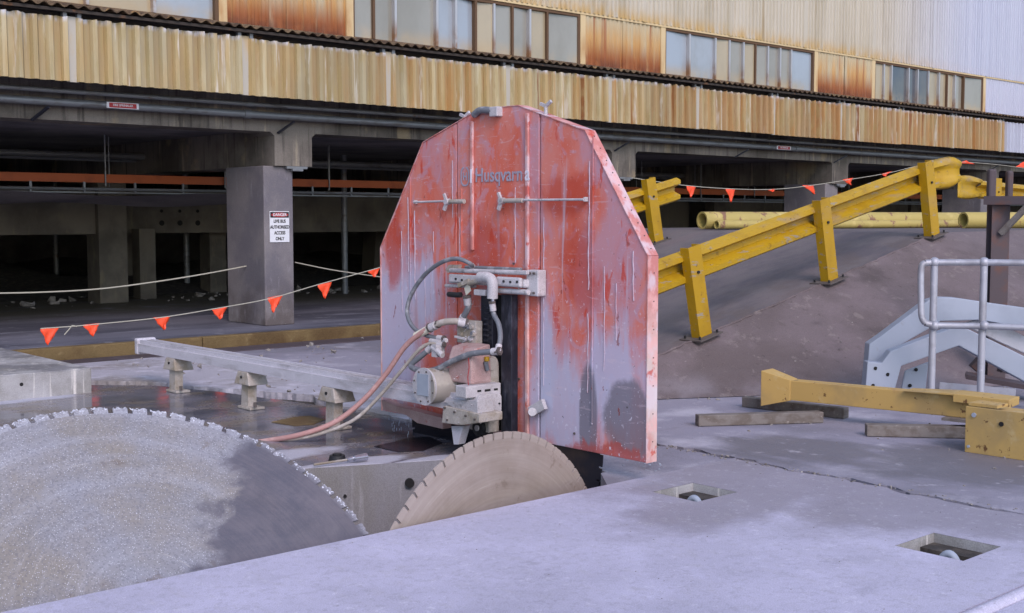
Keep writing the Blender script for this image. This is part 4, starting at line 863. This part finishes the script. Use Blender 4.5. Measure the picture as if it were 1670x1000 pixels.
# top carriage
top = bx('head_carriage', 'slurry_metal', 5.33, 5.40, (731, 449), (855, 470), bevel=.012)
q = MB(); q.cyl(P(735, 441, X=5.33), P(860, 445, X=5.33), .016); q.cyl(P(727, 466, X=5.34), P(775, 467, X=5.34), .012); q.cyl(P(815, 474, X=5.34), P(862, 477, X=5.34), .018); q.build('guide_rod', 'slurry_metal', top, smooth=50)
q = MB(); q.cyl(P(760, 436, X=5.38), P(850, 440, X=5.38), .014); q.build('guide_rod', 'hose_grey', top, smooth=50)
bx('guard_mount', 'slurry_metal', 5.37, 5.447, (858, 440), (877, 484), parent=top, bevel=.008)
bx('bracket', 'slurry_metal', 5.31, 5.34, (838, 441), (858, 448), parent=top)
bx('link_plate', 'slurry_metal', 5.30, 5.329, (808, 451), (848, 469), parent=top, bevel=.012)
bx('link_plate', 'slurry_metal', 5.30, 5.329, (732, 447), (784, 463), parent=top, bevel=.006)
q = MB().tube([P(783, 452, X=5.27), P(797, 453, X=5.26), P(803, 462, X=5.26), P(803, 487, X=5.26)], .036, 16, 5); q.build('hose_elbow', 'slurry_metal', top, smooth=60)
q = MB().cyl(P(804, 486, X=5.26), P(804, 496, X=5.26), .014); q.build('fitting', 'chrome', top, smooth=50)
bx('valve_block', 'slurry_metal', 5.26, 5.31, (772, 472), (791, 483), parent=top, bevel=.006)
q = MB(); q.cyl(P(765, 462, X=5.28), P(782, 458, X=5.28), .017); q.obox(P(748, 466, X=5.28), P(765, 458, X=5.28), .02, .03); q.build('clamp', 'foot', top, bevel=.002)
q = MB().tube([P(732, 480, X=5.27), P(741, 481, X=5.26), P(752, 481, X=5.27)], .019, 10, 3); q.build('knob', 'dark', top, smooth=60)
q = MB().extr([P(x, y, X=5.29) for x, y in ((757, 470), (764, 461), (768, 474), (760, 482))], (.004, 0, 0)); q.build('rag', 'tape', top)
for px, py in ((742, 455), (752, 457), (820, 459), (831, 460), (842, 460), (788, 477)):
    c = P(px, py, X=5.29); MB().cyl((5.292, c.y, c.z), (5.302, c.y, c.z), .008, n=8).build('bolt', 'dark', top)
q = MB().extr([P(x, y, X=5.36) for x, y in ((726, 440), (732, 432), (748, 432), (746, 443), (730, 445))], (.03, 0, 0)); q.build('rod_end', 'foot', top)
# feed motor with red casting
q = MB().extr([(x, 6.12, z) for x, z in ((5.13, .50), (5.13, .66), (5.16, .735), (5.30, .76), (5.31, .50))], (0, .24, 0)); cast = q.build('gear_casing', 'motor_red', saw, bevel=.012)
q = MB().extr([(x, 6.117, z) for x, z in ((5.155, .515), (5.155, .68), (5.175, .70), (5.275, .71), (5.285, .70), (5.285, .515))], (0, .006, 0)); q.build('casing_cover', 'motor_red', cast, bevel=.002)
q = MB(); pl = [(5.385, 6.13, .16), (5.385, 6.13, .58)] + [(5.335 + .05 * math.cos(t), 6.13, .60 + .075 * math.sin(t)) for t in [k * math.pi / 8 for k in range(9)]] + [(5.285, 6.13, .58), (5.29, 6.13, .16)]
q.extr(pl, (0, .20, 0)); q.build('carriage_plate', 'foot', saw, bevel=.008)
c = P(697, 630, X=5.02)
drum = MB().cyl((5.0, c.y, c.z), (5.22, c.y - .03, c.z), .124, .11, n=40).build('drive_motor', 'drum', saw, smooth=40, bevel=.008)
q = MB(); q.cyl((4.99, c.y, c.z), (5.002, c.y, c.z), .127, n=40); q.build('motor_cover', 'slurry_metal', drum, smooth=40)
q = MB().box(4.983, 4.989, c.y - .055, c.y + .065, c.z - .06, c.z + .085); q.build('name_plate', 'frame', drum)
for t in range(8):
    a = t * math.pi / 4 + .3; MB().cyl((4.983, c.y + .108 * math.cos(a), c.z + .108 * math.sin(a)), (4.992, c.y + .105 * math.cos(a), c.z + .105 * math.sin(a)), .006, n=8).build('bolt', 'plate', drum)
q = MB().cyl((5.2, c.y - .02, c.z), (5.24, c.y - .1, c.z), .09, n=24); q.build('motor_flange', 'drum', drum, smooth=40)
# box and round cover at the bottom
b1 = byx('roller_housing', 'slurry_metal', 6.07, 6.18, (760, 631), (817, 643), bevel=.006)
for a_, b_ in ((779, 785), (791, 800), (806, 812)): byx('slot', 'hole', 6.067, 6.07, (a_, 636.5 - (a_ - 779) * .1), (b_, 639 - (a_ - 779) * .1), parent=b1, bevel=0)
b2 = byx('drive_cover', 'slurry_metal', 6.045, 6.16, (779, 645), (818, 676), rnd=.035, bevel=.006)
for px, py in ((786, 660), (814, 658), (800, 664)):
    k = P(px, py, Y=6.044); MB().cyl((k.x, 6.037, k.z), (k.x, 6.046, k.z), .006, n=8).build('bolt', 'dark', b2)
q = MB(); k = P(770, 652, Y=6.12); q.cyl((k.x, 6.12, k.z - .03), (k.x, 6.12, k.z + .03), .022, n=16); q.cyl((k.x, 6.12, k.z - .01), (k.x, 6.12, k.z - .002), .03, n=16); q.build('guide_roller', 'chrome', b1, smooth=40)
q = MB().extr([P(x, y, X=5.08) for x, y in ((722, 655), (779, 652), (779, 675), (745, 668))], (.14, 0, 0)); q.build('carriage_base', 'slurry_metal', saw, bevel=.004)
k = P(786, 697, X=5.3); q = MB(); q.cyl((5.26, k.y, k.z), (5.32, k.y, k.z), .055, n=28); wh = q.build('roller_wheel', 'dark', saw, smooth=40, bevel=.006); MB().cyl((5.25, k.y, k.z), (5.262, k.y, k.z), .02, n=16).build('wheel_hub', 'slurry_metal', wh)
# block of fittings above the casing
fb = bx('manifold_block', 'foot', 5.28, 5.34, (745, 521), (776, 562), bevel=.006)
fr_ = random.Random(6)
for i in range(14):
    px, py = fr_.uniform(748, 775), fr_.uniform(524, 560); k = P(px, py, X=5.275); MB().cyl((5.25 + fr_.uniform(0, .02), k.y, k.z), (5.285, k.y, k.z), fr_.uniform(.008, .016), n=8).build('fitting', fr_.choice(('slurry_metal', 'foot', 'hose_grey')), fb)
q = MB(); q.obox(P(742, 549, X=5.26), P(760, 553, X=5.26), .015, .015); q.cyl(P(722, 548, X=5.2), P(722, 575, X=5.2), .014); q.cyl(P(716, 555, X=5.2), P(728, 555, X=5.2), .016); q.cyl(P(703, 556, X=5.18), P(718, 560, X=5.18), .022); q.obox(P(712, 562, X=5.15), P(712, 582, X=5.15), .05, .05); q.cyl(P(705, 566, X=5.14), P(722, 580, X=5.14), .02)
q.build('valve_tap', 'slurry_metal', fb, bevel=.002)
q = MB().cyl(P(794, 582, Y=6.1), P(794, 589, Y=6.1), .017); q.build('cap', 'yel_post', cast, smooth=40)
q = MB().cyl(P(792, 590, Y=6.1), P(795, 604, Y=6.1), .015); q.build('plug', 'hose_grey', cast, smooth=40)
q = MB(); q.tube([P(x, y, Y=6.108) for x, y in ((764, 584), (765, 600), (763, 615), (764, 628))], .003, 6, 3); q.build('wire', 'redsign', cast)
# hoses
hr_ = random.Random(15)
def hose(pts, r, m, name='hose'):
    W = [P(a, b, X=x) for a, b, x in pts]; o = MB().tube(W, r, 12, 7).build(name, m, saw, smooth=60)
    for a, b in ((W[0], W[1]), (W[-1], W[-2])):
        if a.y > 7: continue
        d = (b - a).normalized(); F = MB().cyl(a - d * .005, a + d * .045, r * 1.28, n=14).build('crimp_ferrule', 'slurry_metal', o, smooth=40); MB().cyl(a - d * .02, a - d * .004, r * 1.5, n=6).build('hose_nut', 'plate', o)
    return o
hose([(772, 436, 5.38), (765, 429, 5.30), (745, 422, 5.26), (720, 428, 5.25), (693, 448, 5.25), (671, 480, 5.25), (664, 510, 5.23), (675, 535, 5.2), (698, 548, 5.18), (722, 552, 5.2)], .0155, 'hose_grey')
hose([(758, 527, 5.27), (742, 524, 5.22), (722, 526, 5.18), (703, 534, 5.16)], .023, 'hose_tan')
hose([(712, 530, 5.17), (690, 541, 5.14), (660, 566, 5.1), (628, 612, 5.05), (590, 655, 4.95), (545, 689, 4.8), (490, 709, 4.62), (435, 719, 4.50), (400, 724, 4.42)], .019, 'hose_pink')
hose([(722, 562, 5.18), (700, 561, 5.15), (682, 572, 5.12), (655, 604, 5.08), (620, 645, 5.02), (580, 683, 4.9), (530, 705, 4.75), (480, 716, 4.6), (440, 719, 4.53), (405, 728, 4.42)], .013, 'hose_tan')
hose([(704, 566, 5.16), (688, 580, 5.13), (670, 597, 5.1), (690, 605, 5.08), (712, 602, 5.08), (740, 588, 5.1), (770, 577, 5.12), (812, 573, 5.17)], .0195, 'hose_grey')
hose([(812, 573, 5.17), (816, 550, 5.22), (813, 528, 5.26), (805, 512, 5.27), (803, 496, 5.26)], .017, 'hose_grey')
hose([(762, 487, 5.29), (764, 500, 5.3), (757, 515, 5.3), (752, 524, 5.3)], .021, 'hose_grey')
q = MB().tube([P(678, 548, X=5.135), P(702, 535, X=5.16)], .026, 12, 1); q.build('tape_wrap', 'tape', saw, smooth=50)
# foot block under the saw
q = MB().extr([P(x, y, X=5.06) for x, y in ((723, 662), (733, 664), (782, 676), (782, 690), (752, 694), (720, 690))], (.2, 0, 0)); q.build('carriage_foot', 'foot', saw, bevel=.006)
q = MB().extr([P(x, y, X=5.1) for x, y in ((736, 695), (756, 695), (747, 725), (740, 725))], (.06, 0, 0)); q.build('support_leg', 'track', saw)
q = MB().extr([P(x, y, X=5.3) for x, y in ((622, 652), (640, 660), (722, 682), (722, 700), (680, 690), (660, 676), (624, 668))], (.08, 0, 0)); q.build('chain_cover', 'motor_red', saw, bevel=.004)

ws_ = MB(); wr = random.Random(14); c0_ = P(1060, 764, Z=0)
for i in range(46):
    a_ = wr.uniform(0, 6.28); d_ = abs(wr.gauss(0, .09)); stone(ws_, c0_ + Vector((math.cos(a_) * d_, math.sin(a_) * d_, max(.002, wr.uniform(0, .10) * (1 - d_ * 4)))), wr.uniform(.003, .010))
tag(ws_.build('water_splash', 'frame', smooth=80), kind='stuff', label='small splash of milky water under the red guard corner', cat='water')
wd = MB()
for i in range(26):
    px = wr.uniform(624, 668); y0_ = wr.uniform(668, 712); a_ = P(px, y0_, X=5.34); wd.cyl(a_, a_ - ZZ * wr.uniform(.01, .03), .002, n=6)
tag(wd.build('water_drips', 'frame', smooth=80), kind='stuff', label='thin drips of water falling from under the saw track', cat='water')
# bolts and slurry lumps on the machine
lump = MB(); lr = random.Random(88)
for i in range(120):
    px, py = lr.choice(((lr.uniform(722, 800), lr.uniform(652, 692)), (lr.uniform(745, 778), lr.uniform(520, 562)), (lr.uniform(730, 860), lr.uniform(440, 475)), (lr.uniform(700, 760), lr.uniform(600, 650))))
    x_ = 5.05 if py > 600 else (5.27 if py > 500 else 5.32); c = P(px, py, X=x_ + .01); stone(lump, c, lr.uniform(.003, .009))
lump.build('caked_slurry', 'slurry_metal', saw)['kind'] = 'stuff'
for px, py in ((726, 665), (742, 672), (760, 678), (775, 684), (730, 685), (865, 446), (871, 446), (865, 478), (871, 478)):
    c = P(px, py, X=5.06 if py > 600 else 5.368); MB().cyl((c.x - .01, c.y, c.z), (c.x + .01, c.y, c.z), .008, n=6).build('bolt', 'plate', saw)
# tools on the slab edge
sp = thing('socket_wrench', 'chrome ratchet wrench with socket lying at the wet slab edge', 'wrench', P(560, 752, Z=0))
a, b = P(512, 758, Z=.02), P(572, 749, Z=.025); MB().tube([a, b], .008, 8, 1).build('handle', 'foot', sp, smooth=50)
q = MB().tube([P(566, 750, Z=.025), P(578, 747, Z=.03)], .014, 10, 1); h = q.build('ratchet_head', 'chrome', sp, smooth=50)
MB().cyl(P(578, 748, Z=.03), P(597, 745, Z=.03), .02, .026, n=20).build('socket', 'chrome', sp, smooth=40)
q = MB(); c = P(550, 751, Z=0); q.cyl(c, c + ZZ * .035, .058, .05, n=24); q.cyl(c + ZZ * .036, c + ZZ * .046, .03, n=20); o = q.build('tape_roll', 'dark', smooth=40); recenter(o, c); tag(o, 'dark flat round tape roll beside the chrome wrench', 'tape')

# ================================================================== GUARDRAILS
def wbeam(prof_y, h, pts, t=.006):     # W-beam along pts; profile offsets in y, z
    W = [(-.5, 0), (-.44, .045), (-.30, .05), (-.22, 0.0), (-.16, -.03), (-.06, -.03), (0, .05), (0, .055), (.06, -.03), (.16, -.03), (.22, 0), (.30, .05), (.44, .045), (.5, 0)]
    W = [(-.5, .0), (-.40, -.052), (-.26, -.056), (-.10, .03), (.10, .03), (.26, -.056), (.40, -.052), (.5, .0)]
    return MB().grid([[p + Vector((0, d * 1.3, k * h)) + ZZ * 0 for k, d in W] for p in pts])
def rail_thing(label, Y, posts, span, zf, topz, h=.32, ang=12.3, terminal=True, name='guardrail', pw=.15):
    root = thing(name, label, 'guardrail', (posts[0], Y, zf(posts[0])), 'yellow guardrails on the ramp')
    x0, x1 = span; n = 20
    pts = [Vector((x0 + (x1 - x0) * i / n, Y + .10, topz(x0 + (x1 - x0) * i / n))) for i in range(n + 1)]
    o = wbeam(0, h, pts).build('rail_beam', 'yel', root); sm = o.modifiers.new('thick', 'SOLIDIFY'); sm.thickness = .006
    if terminal:
        T = []
        for i in range(9):
            u = i / 8; p = Vector((x1 - .05 + .60 * u, Y + .085 - .16 * u * u, topz(x1 + .5 * u) - .02 * u)); hh = h * (1 + .22 * u) * (1 if u < .7 else 1 - (u - .7) ** 2 * 4.5)
            W = [(-.5, .0), (-.42, -.05), (-.28, -.055), (-.16, .02), (-.08, .03), (.08, .03), (.16, .02), (.28, -.055), (.42, -.05), (.5, .0)]
            f = 1 - .75 * u
            T.append([p + Vector((0, d * 1.3 * f, k * hh)) for k, d in W])
        o = MB().grid(T).build('end_terminal', 'yel', root, smooth=50); sm = o.modifiers.new('thick', 'SOLIDIFY'); sm.thickness = .008
    lean = math.radians(ang); ux = Vector((-math.sin(lean), 0, math.cos(lean)))
    for xp in posts:
        b = Vector((xp, Y, zf(xp) + .02)); t = b + ux * .87; q = MB()
        w2, d2 = pw / 2 * 1.2, .09; th = .012; ax = Vector((math.cos(lean), 0, math.sin(lean)))
        def slab_(xa, xb, ya, yb): 
            q.poly([t + ax * xx + Vector((0, yy, 0)) for xx, yy in ((xa, ya), (xb, ya), (xb, yb), (xa, yb))], [b + ax * xx + Vector((0, yy, 0)) for xx, yy in ((xa, ya), (xb, ya), (xb, yb), (xa, yb))])
        slab_(-w2, w2, -d2 / 2 - .012, -d2 / 2); slab_(w2 - th, w2, -d2 / 2 + .0005, d2 / 2); slab_(-w2, -w2 + th, -d2 / 2 + .0005, d2 / 2)
        po = q.build('post', 'yel_post', root)
        q = MB(); c = Vector((xp, Y, zf(xp) + .012)); q.obox(c - ax * .17, c + ax * .17, .26, .014, up=ux); q.build('base_plate', 'plate', po)
        q = MB()
        for sx in (-.13, .13):
            for sy in (-.09, .09): p_ = c + ax * sx + Vector((0, sy, 0)); q.cyl(p_, p_ + ux * .035, .012, n=6)
        q.cyl(b + ux * .62 + Vector((0, -d2 / 2 - .03, 0)), b + ux * .62 + Vector((0, -d2 / 2 - .01, 0)), .014, n=8)
        q.build('bolt', 'dark', po)
    return root
zf = lambda x: rz(x)
rail_thing('long yellow guardrail climbing the near edge of the ramp', 7.4, [9.06, 11.17, 13.26], (6.6, 13.2), lambda x: min(rz(x), SL * (x - X0)), lambda x: SL * (x - X0) + .70)
rail_thing('short yellow guardrail on the far edge of the ramp just right of the red guard', 11.2, [12.72], (9.5, 13.25), zf, lambda x: SL * (x - X0) + .62, terminal=False)
rail_thing('yellow guardrail with a flared end on the level ground behind the brown steel post', 10.85, [21.7], (21.2, 25), zf, lambda x: 1.43 + .72 - (x - 20) * .03, ang=0, terminal=False, pw=.2)
gtt = D.objects['guardrail.002']
T = []
for i in range(7):
    u = i / 6; T.append([Vector((21.25 - .95 * u, 10.95 - .1 * u, 1.43 + .71)) + Vector((0, d * 1.3 * (1 - u), k * .33 * (1 + .25 * math.sin(u * 2.6)))) for k, d in [(-.5, .0), (-.42, -.05), (-.28, -.055), (-.16, .02), (-.08, .03), (.08, .03), (.16, .02), (.28, -.055), (.42, -.05), (.5, .0)]])
o = MB().grid(T).build('end_terminal', 'yel', gtt, smooth=50); sm = o.modifiers.new('thick', 'SOLIDIFY'); sm.thickness = .01
# yellow pipes on the level
def ypipe(a, b, r, label, g='yellow pipes lying at the top of the ramp'):
    o = MB().pipe(a, b, r, r * .8).build('pipe', 'yel_pipe', smooth=40); recenter(o, (Vector(a) + Vector(b)) / 2); tag(o, label, 'pipe', g)
a = P(1150, 366, Y=11.1); A = Vector((13.66, 11.17, 1.43 + .13)); Bp = Vector((19.0, 10.0, 1.43 + .13))
dv = (Bp - A).normalized(); sv = Vector((dv.y, -dv.x, 0)).normalized()
if sv.dot(FW) < 0: sv = -sv
sv.z = 0
ypipe(A + ZZ * .0, Bp, .125, 'rust marked yellow pipe on the ramp crest, open end towards the left')
ypipe(A - sv * .2 + dv * .1 - ZZ * .06, Bp - sv * .2 - ZZ * .06, .06, 'thinner yellow pipe lying just in front of the thick one at the ramp crest')
ypipe((17.6, 9.3, 1.43 + .13), (21.5, 7.6, 1.43 + .13), .125, 'yellow pipe lying behind the brown steel post at the right edge')

# ================================================================== BROWN STEEL POST
pc = FW * 11.6 + RT * (795 / FPX * 11.6)
st = thing('steel_post', 'brown weathered steel post with a forked top and diagonal brace at the right', 'steel post', (pc.x, pc.y, .1))
def Q(x, y, dep): # point on sight line at forward depth dep
    d = FC + RT * ((x - 835) / FPX) + UP * ((500 - y) / FPX); return Vector((0, 0, HC)) + d * dep
b0 = Q(1632, 500, 11.6); b1 = Q(1628, 320, 11.6)
q = MB(); bb = Vector((pc.x, pc.y, -.05)); tp = Vector((pc.x, pc.y, b1.z)); 
q.obox(bb, tp, .17, .012, up=-FW); q.obox(bb + FW * .12, tp + FW * .12, .17, .012, up=-FW); q.obox(bb + FW * .06, tp + FW * .06, .012, .108, up=-FW); q.build('column', 'steel_dk', st)
q = MB(); e = Q(1616, 330, 11.6); q.obox(e, Vector((e.x, e.y, Q(1616, 276, 11.6).z)), .075, .08, up=-FW); q.build('fork_arm', 'steel_dk', st, bevel=.02)
e = Q(1645, 330, 11.7); q = MB(); q.obox(e, Vector((e.x, e.y, Q(1645, 278, 11.6).z)), .06, .08, up=-FW); q.build('fork_arm', 'steel_dk', st, bevel=.02)
q = MB(); q.obox(Q(1606, 327, 11.6), Q(1740, 327, 11.2), .1, .08); q.build('cross_arm', 'steel_dk', st)
q = MB(); q.obox(Q(1632, 381, 11.55), Q(1690, 322, 11.3), .05, .05); q.build('brace', 'timber', st)

# ================================================================== WHITE BENT FRAMES
fr = thing('bent_frame', 'pale blue white bent steel frame lying behind the handrail', 'steel frame', (10.2, 5.6, 0))
def Fp(pts, dep, th, name, m='frame', par=None, bev=.008):
    pl = [Q(x, y, dep(x)) for x, y in pts]; return MB().extr(pl, FW * th).build(name, m, par or fr, bevel=bev)
dn = lambda x: 10.45 - (x - 1415) * .0012
F1 = Fp([(1408, 652), (1418, 561), (1437, 549), (1455, 577), (1466, 574), (1560, 536), (1573, 537), (1680, 590), (1720, 612), (1720, 665), (1690, 640), (1565, 592), (1468, 600), (1452, 655)][:0] or
        [(1410, 652), (1415, 590), (1438, 592), (1452, 573), (1555, 534), (1575, 535), (1640, 566), (1700, 596), (1700, 640), (1670, 622), (1564, 564), (1470, 597), (1455, 652)], dn, .12, 'near_leg')
df = lambda x: 10.66 - (x - 1415) * .0008
Fp([(1410, 652), (1418, 561), (1437, 548), (1514, 490), (1532, 485), (1560, 486), (1620, 495), (1700, 506), (1700, 540), (1600, 522), (1534, 524), (1519, 534), (1455, 571), (1445, 652)], df, .14, 'far_leg')
Fp([(1467, 650), (1476, 605), (1515, 590), (1508, 650)], lambda x: 10.75, .02, 'gusset_plate')
Fp([(1556, 532), (1600, 519), (1620, 521), (1700, 565), (1700, 590), (1640, 563), (1576, 533)], lambda x: 10.62, .03, 'cover_sheet', 'rail_w')
q = MB()
for x, y in ((1428, 601), (1448, 611), (1424, 629)): c = Q(x, y, dn(x)); q.cyl(c - FW * .003, c + FW * .004, .016, n=14)
for x, y in ((1494, 603), (1484, 629)): c = Q(x, y, 10.74); q.cyl(c - FW * .003, c + FW * .004, .016, n=14)
q.build('bolt_hole', 'hole', fr)
q = MB(); q.obox(Q(1532, 636, 10.2), Q(1656, 647, 9.95), .01, .13); o = q.build('kick_plate', 'rail_w'); recenter(o, Q(1594, 650, 10)); tag(o, 'low pale grey steel plate standing on edge behind the handrail posts', 'steel plate')
# timber bits behind
q = MB(); q.obox(Q(1575, 612, 10.9), Q(1700, 634, 10.7), .25, .04); q.obox(Q(1588, 590, 11), Q(1600, 600, 11), .08, .1); q.obox(Q(1632, 596, 11), Q(1650, 600, 11), .12, .12)
o = q.build('timber_scrap', 'steel_dk'); recenter(o, Q(1620, 612, 10.9)); tag(o, 'dark scrap timber heap seen under the white bent frame', 'timber')

# HANDRAIL
hr = thing('handrail', 'galvanised tubular handrail with ball joints at the right edge', 'handrail', Q(1520, 660, 9.95))
D1 = 9.95; D2 = 9.8
def zc(v, y, dep): return Q(v, y, dep)
p1t, p2t = Q(1524, 428, D1), Q(1605, 428, D2); p1b, p2b = Vector((p1t.x, p1t.y, 0)), Vector((p2t.x, p2t.y, 0))
for a, b in ((p1t, p1b), (p2t, p2b)):
    po = MB().tube([b, a], .029, 14, 1).build('post', 'rail_w', hr, smooth=50)
    q = MB(); bmesh.ops.create_uvsphere(q.bm, u_segments=16, v_segments=10, radius=.042, matrix=Matrix.Translation(a)); q.build('ball_joint', 'rail_w', po, smooth=80)
    m_ = Q(1524 if a is p1t else 1605, 531, D1 if a is p1t else D2); q = MB(); bmesh.ops.create_uvsphere(q.bm, u_segments=16, v_segments=10, radius=.04, matrix=Matrix.Translation(m_)); q.build('ball_joint', 'rail_w', po, smooth=80)
    MB().cyl(b, b + ZZ * .015, .07, n=20).build('base_flange', 'rail_w', po)
dirh = (p2t - p1t); dirh.z = 0; dirh.normalize()
loop = [p2t + dirh * 4, p2t, p1t, Q(1509, 429, D1), Q(1502.5, 437, D1), Q(1502, 480, D1), Q(1503, 515, D1), Q(1509, 527, D1), Q(1524, 531, D1), Q(1605, 532, D2), Q(1605, 532, D2) + dirh * 4]
loop[0].z = p2t.z; loop[-1].z = loop[-2].z
q = MB(); q.tube([loop[0], loop[1], loop[2], loop[3]], .026, 14, 1); q.tube(loop[3:8], .026, 14, 6); q.tube(loop[7:], .026, 14, 1); q.build('rail_tube', 'rail_w', hr, smooth=50)
for k in (1, 2, 3):
    a = p2t + dirh * 1.05 * k; MB().tube([Vector((a.x, a.y, 0)), Vector((a.x, a.y, p2t.z))], .029, 14, 1).build('post', 'rail_w', hr, smooth=50)

# ================================================================== TIMBERS AND YELLOW LIFTING BEAM
def timber(a, b, w, h, label):
    a, b = Vector(a), Vector(b); q = MB().obox(a + ZZ * h / 2, b + ZZ * h / 2, w, h); o = q.build('timber_bearer', 'timber', bevel=.006); recenter(o, (a + b) / 2); tag(o, label, 'timber', 'timber bearers on the yard')
timber(P(1138, 696, Z=.003) + FW * .05, P(1342, 690, Z=.003) + FW * .05, .09, .085, 'weathered timber bearer lying nearest to the red guard')
timber(P(1216, 664, Z=.003) + FW * .05, P(1383, 684, Z=.003) + FW * .05, .09, .085, 'weathered timber bearer under the flared end of the yellow beam')
timber(P(1415, 712, Z=.003) + FW * .05, P(1600, 716, Z=.003) + FW * .05, .1, .085, 'weathered timber bearer left of the yellow box')
yb = thing('lifting_beam', 'chipped pale yellow steel beam with a flared end resting on timbers', 'steel beam', P(1450, 690, Z=0))
a = P(1268, 657, Z=.1); b = P(1625, 694, Z=.1)
A2, B2 = a + ZZ * .12, b + ZZ * .12
q = MB().obox(A2, B2, .12, .16); q.build('beam', 'yel_pale', yb, bevel=.006)
d = (B2 - A2).normalized(); sd_ = d.cross(ZZ).normalized()
def fl(o1, h1, w1): return [A2 + d * o1 + sd_ * s * w1 / 2 + ZZ * h for s, h in ((1, h1), (-1, h1), (-1, -h1), (1, -h1))]
q = MB().poly(fl(-.10, .145, .2), fl(.14, .083, .13)); q.build('flared_end', 'yel_pale', yb, bevel=.004)
L0 = (B2 - A2).length
q = MB().poly([A2 + d * L0 * .62 + sd_ * s * .1 + ZZ * .084 for s in (1, -1)] + [A2 + d * L0 * .84 + sd_ * s * .12 + ZZ * .1 for s in (-1, 1)], [A2 + d * L0 * .62 + sd_ * s * .1 + ZZ * .082 for s in (1, -1)] + [A2 + d * L0 * .84 + sd_ * s * .12 + ZZ * .088 for s in (-1, 1)]); q.build('cover_plate', 'yel_pale', yb)
q = MB(); q.obox(A2 + d * L0 * .84 + ZZ * .07, A2 + d * (L0 + .12) + ZZ * .06, .24, .06); q.build('end_bracket', 'yel_pale', yb, bevel=.004)
q = MB(); q.obox(A2 + d * L0 * .80 - ZZ * .09, A2 + d * (L0 + .05) - ZZ * .09, .3, .02); q.build('bottom_flange', 'timber', yb)
# yellow box
yx = thing('steel_box', 'battered yellow steel box with bolt holes at the right edge', 'steel box', P(1620, 745, Z=0))
a = P(1573, 737, Z=.0); b = P(1720, 759, Z=.0); hgt = .315
dd = (b - a).normalized(); bk = ZZ.cross(dd).normalized()
if bk.dot(FW) < 0: bk = -bk
q = MB().poly([a + ZZ * hgt, b + ZZ * hgt, b + ZZ * hgt + bk * .02, a + ZZ * hgt + bk * .02], [a, b, b + bk * .02, a + bk * .02]); q.build('front_plate', 'yel_pale', yx, bevel=.003)
q = MB().poly([a + ZZ * (hgt - .02) + bk * .0205, a + ZZ * (hgt - .02) + dd * .9 + bk * .0205, a + ZZ * (hgt - .02) + dd * .9 + bk * .3, a + ZZ * (hgt - .02) + bk * .3], [a + bk * .0205, a + dd * .9 + bk * .0205, a + dd * .9 + bk * .3, a + bk * .3]); q.build('box_body', 'yel_pale', yx, bevel=.004)
q = MB().obox(a + dd * .0 + ZZ * (hgt + .012) + bk * .12, a + dd * .2 + ZZ * (hgt + .012) + bk * .12, .16, .02); q.build('top_lug', 'yel_pale', yx)
for px, py, m in ((1588, 683, 'frame'), (1634, 691, 'hole'), (1580, 729, 'frame')):
    c = a + dd * ((px - 1573) / 147 * (b - a).length) - bk * .002; c.z = hgt - (py - 672) / 66 * hgt
    MB().cyl(c, c - bk * .008, .016 if py < 700 else .01, n=12).build('bolt', m, yx)
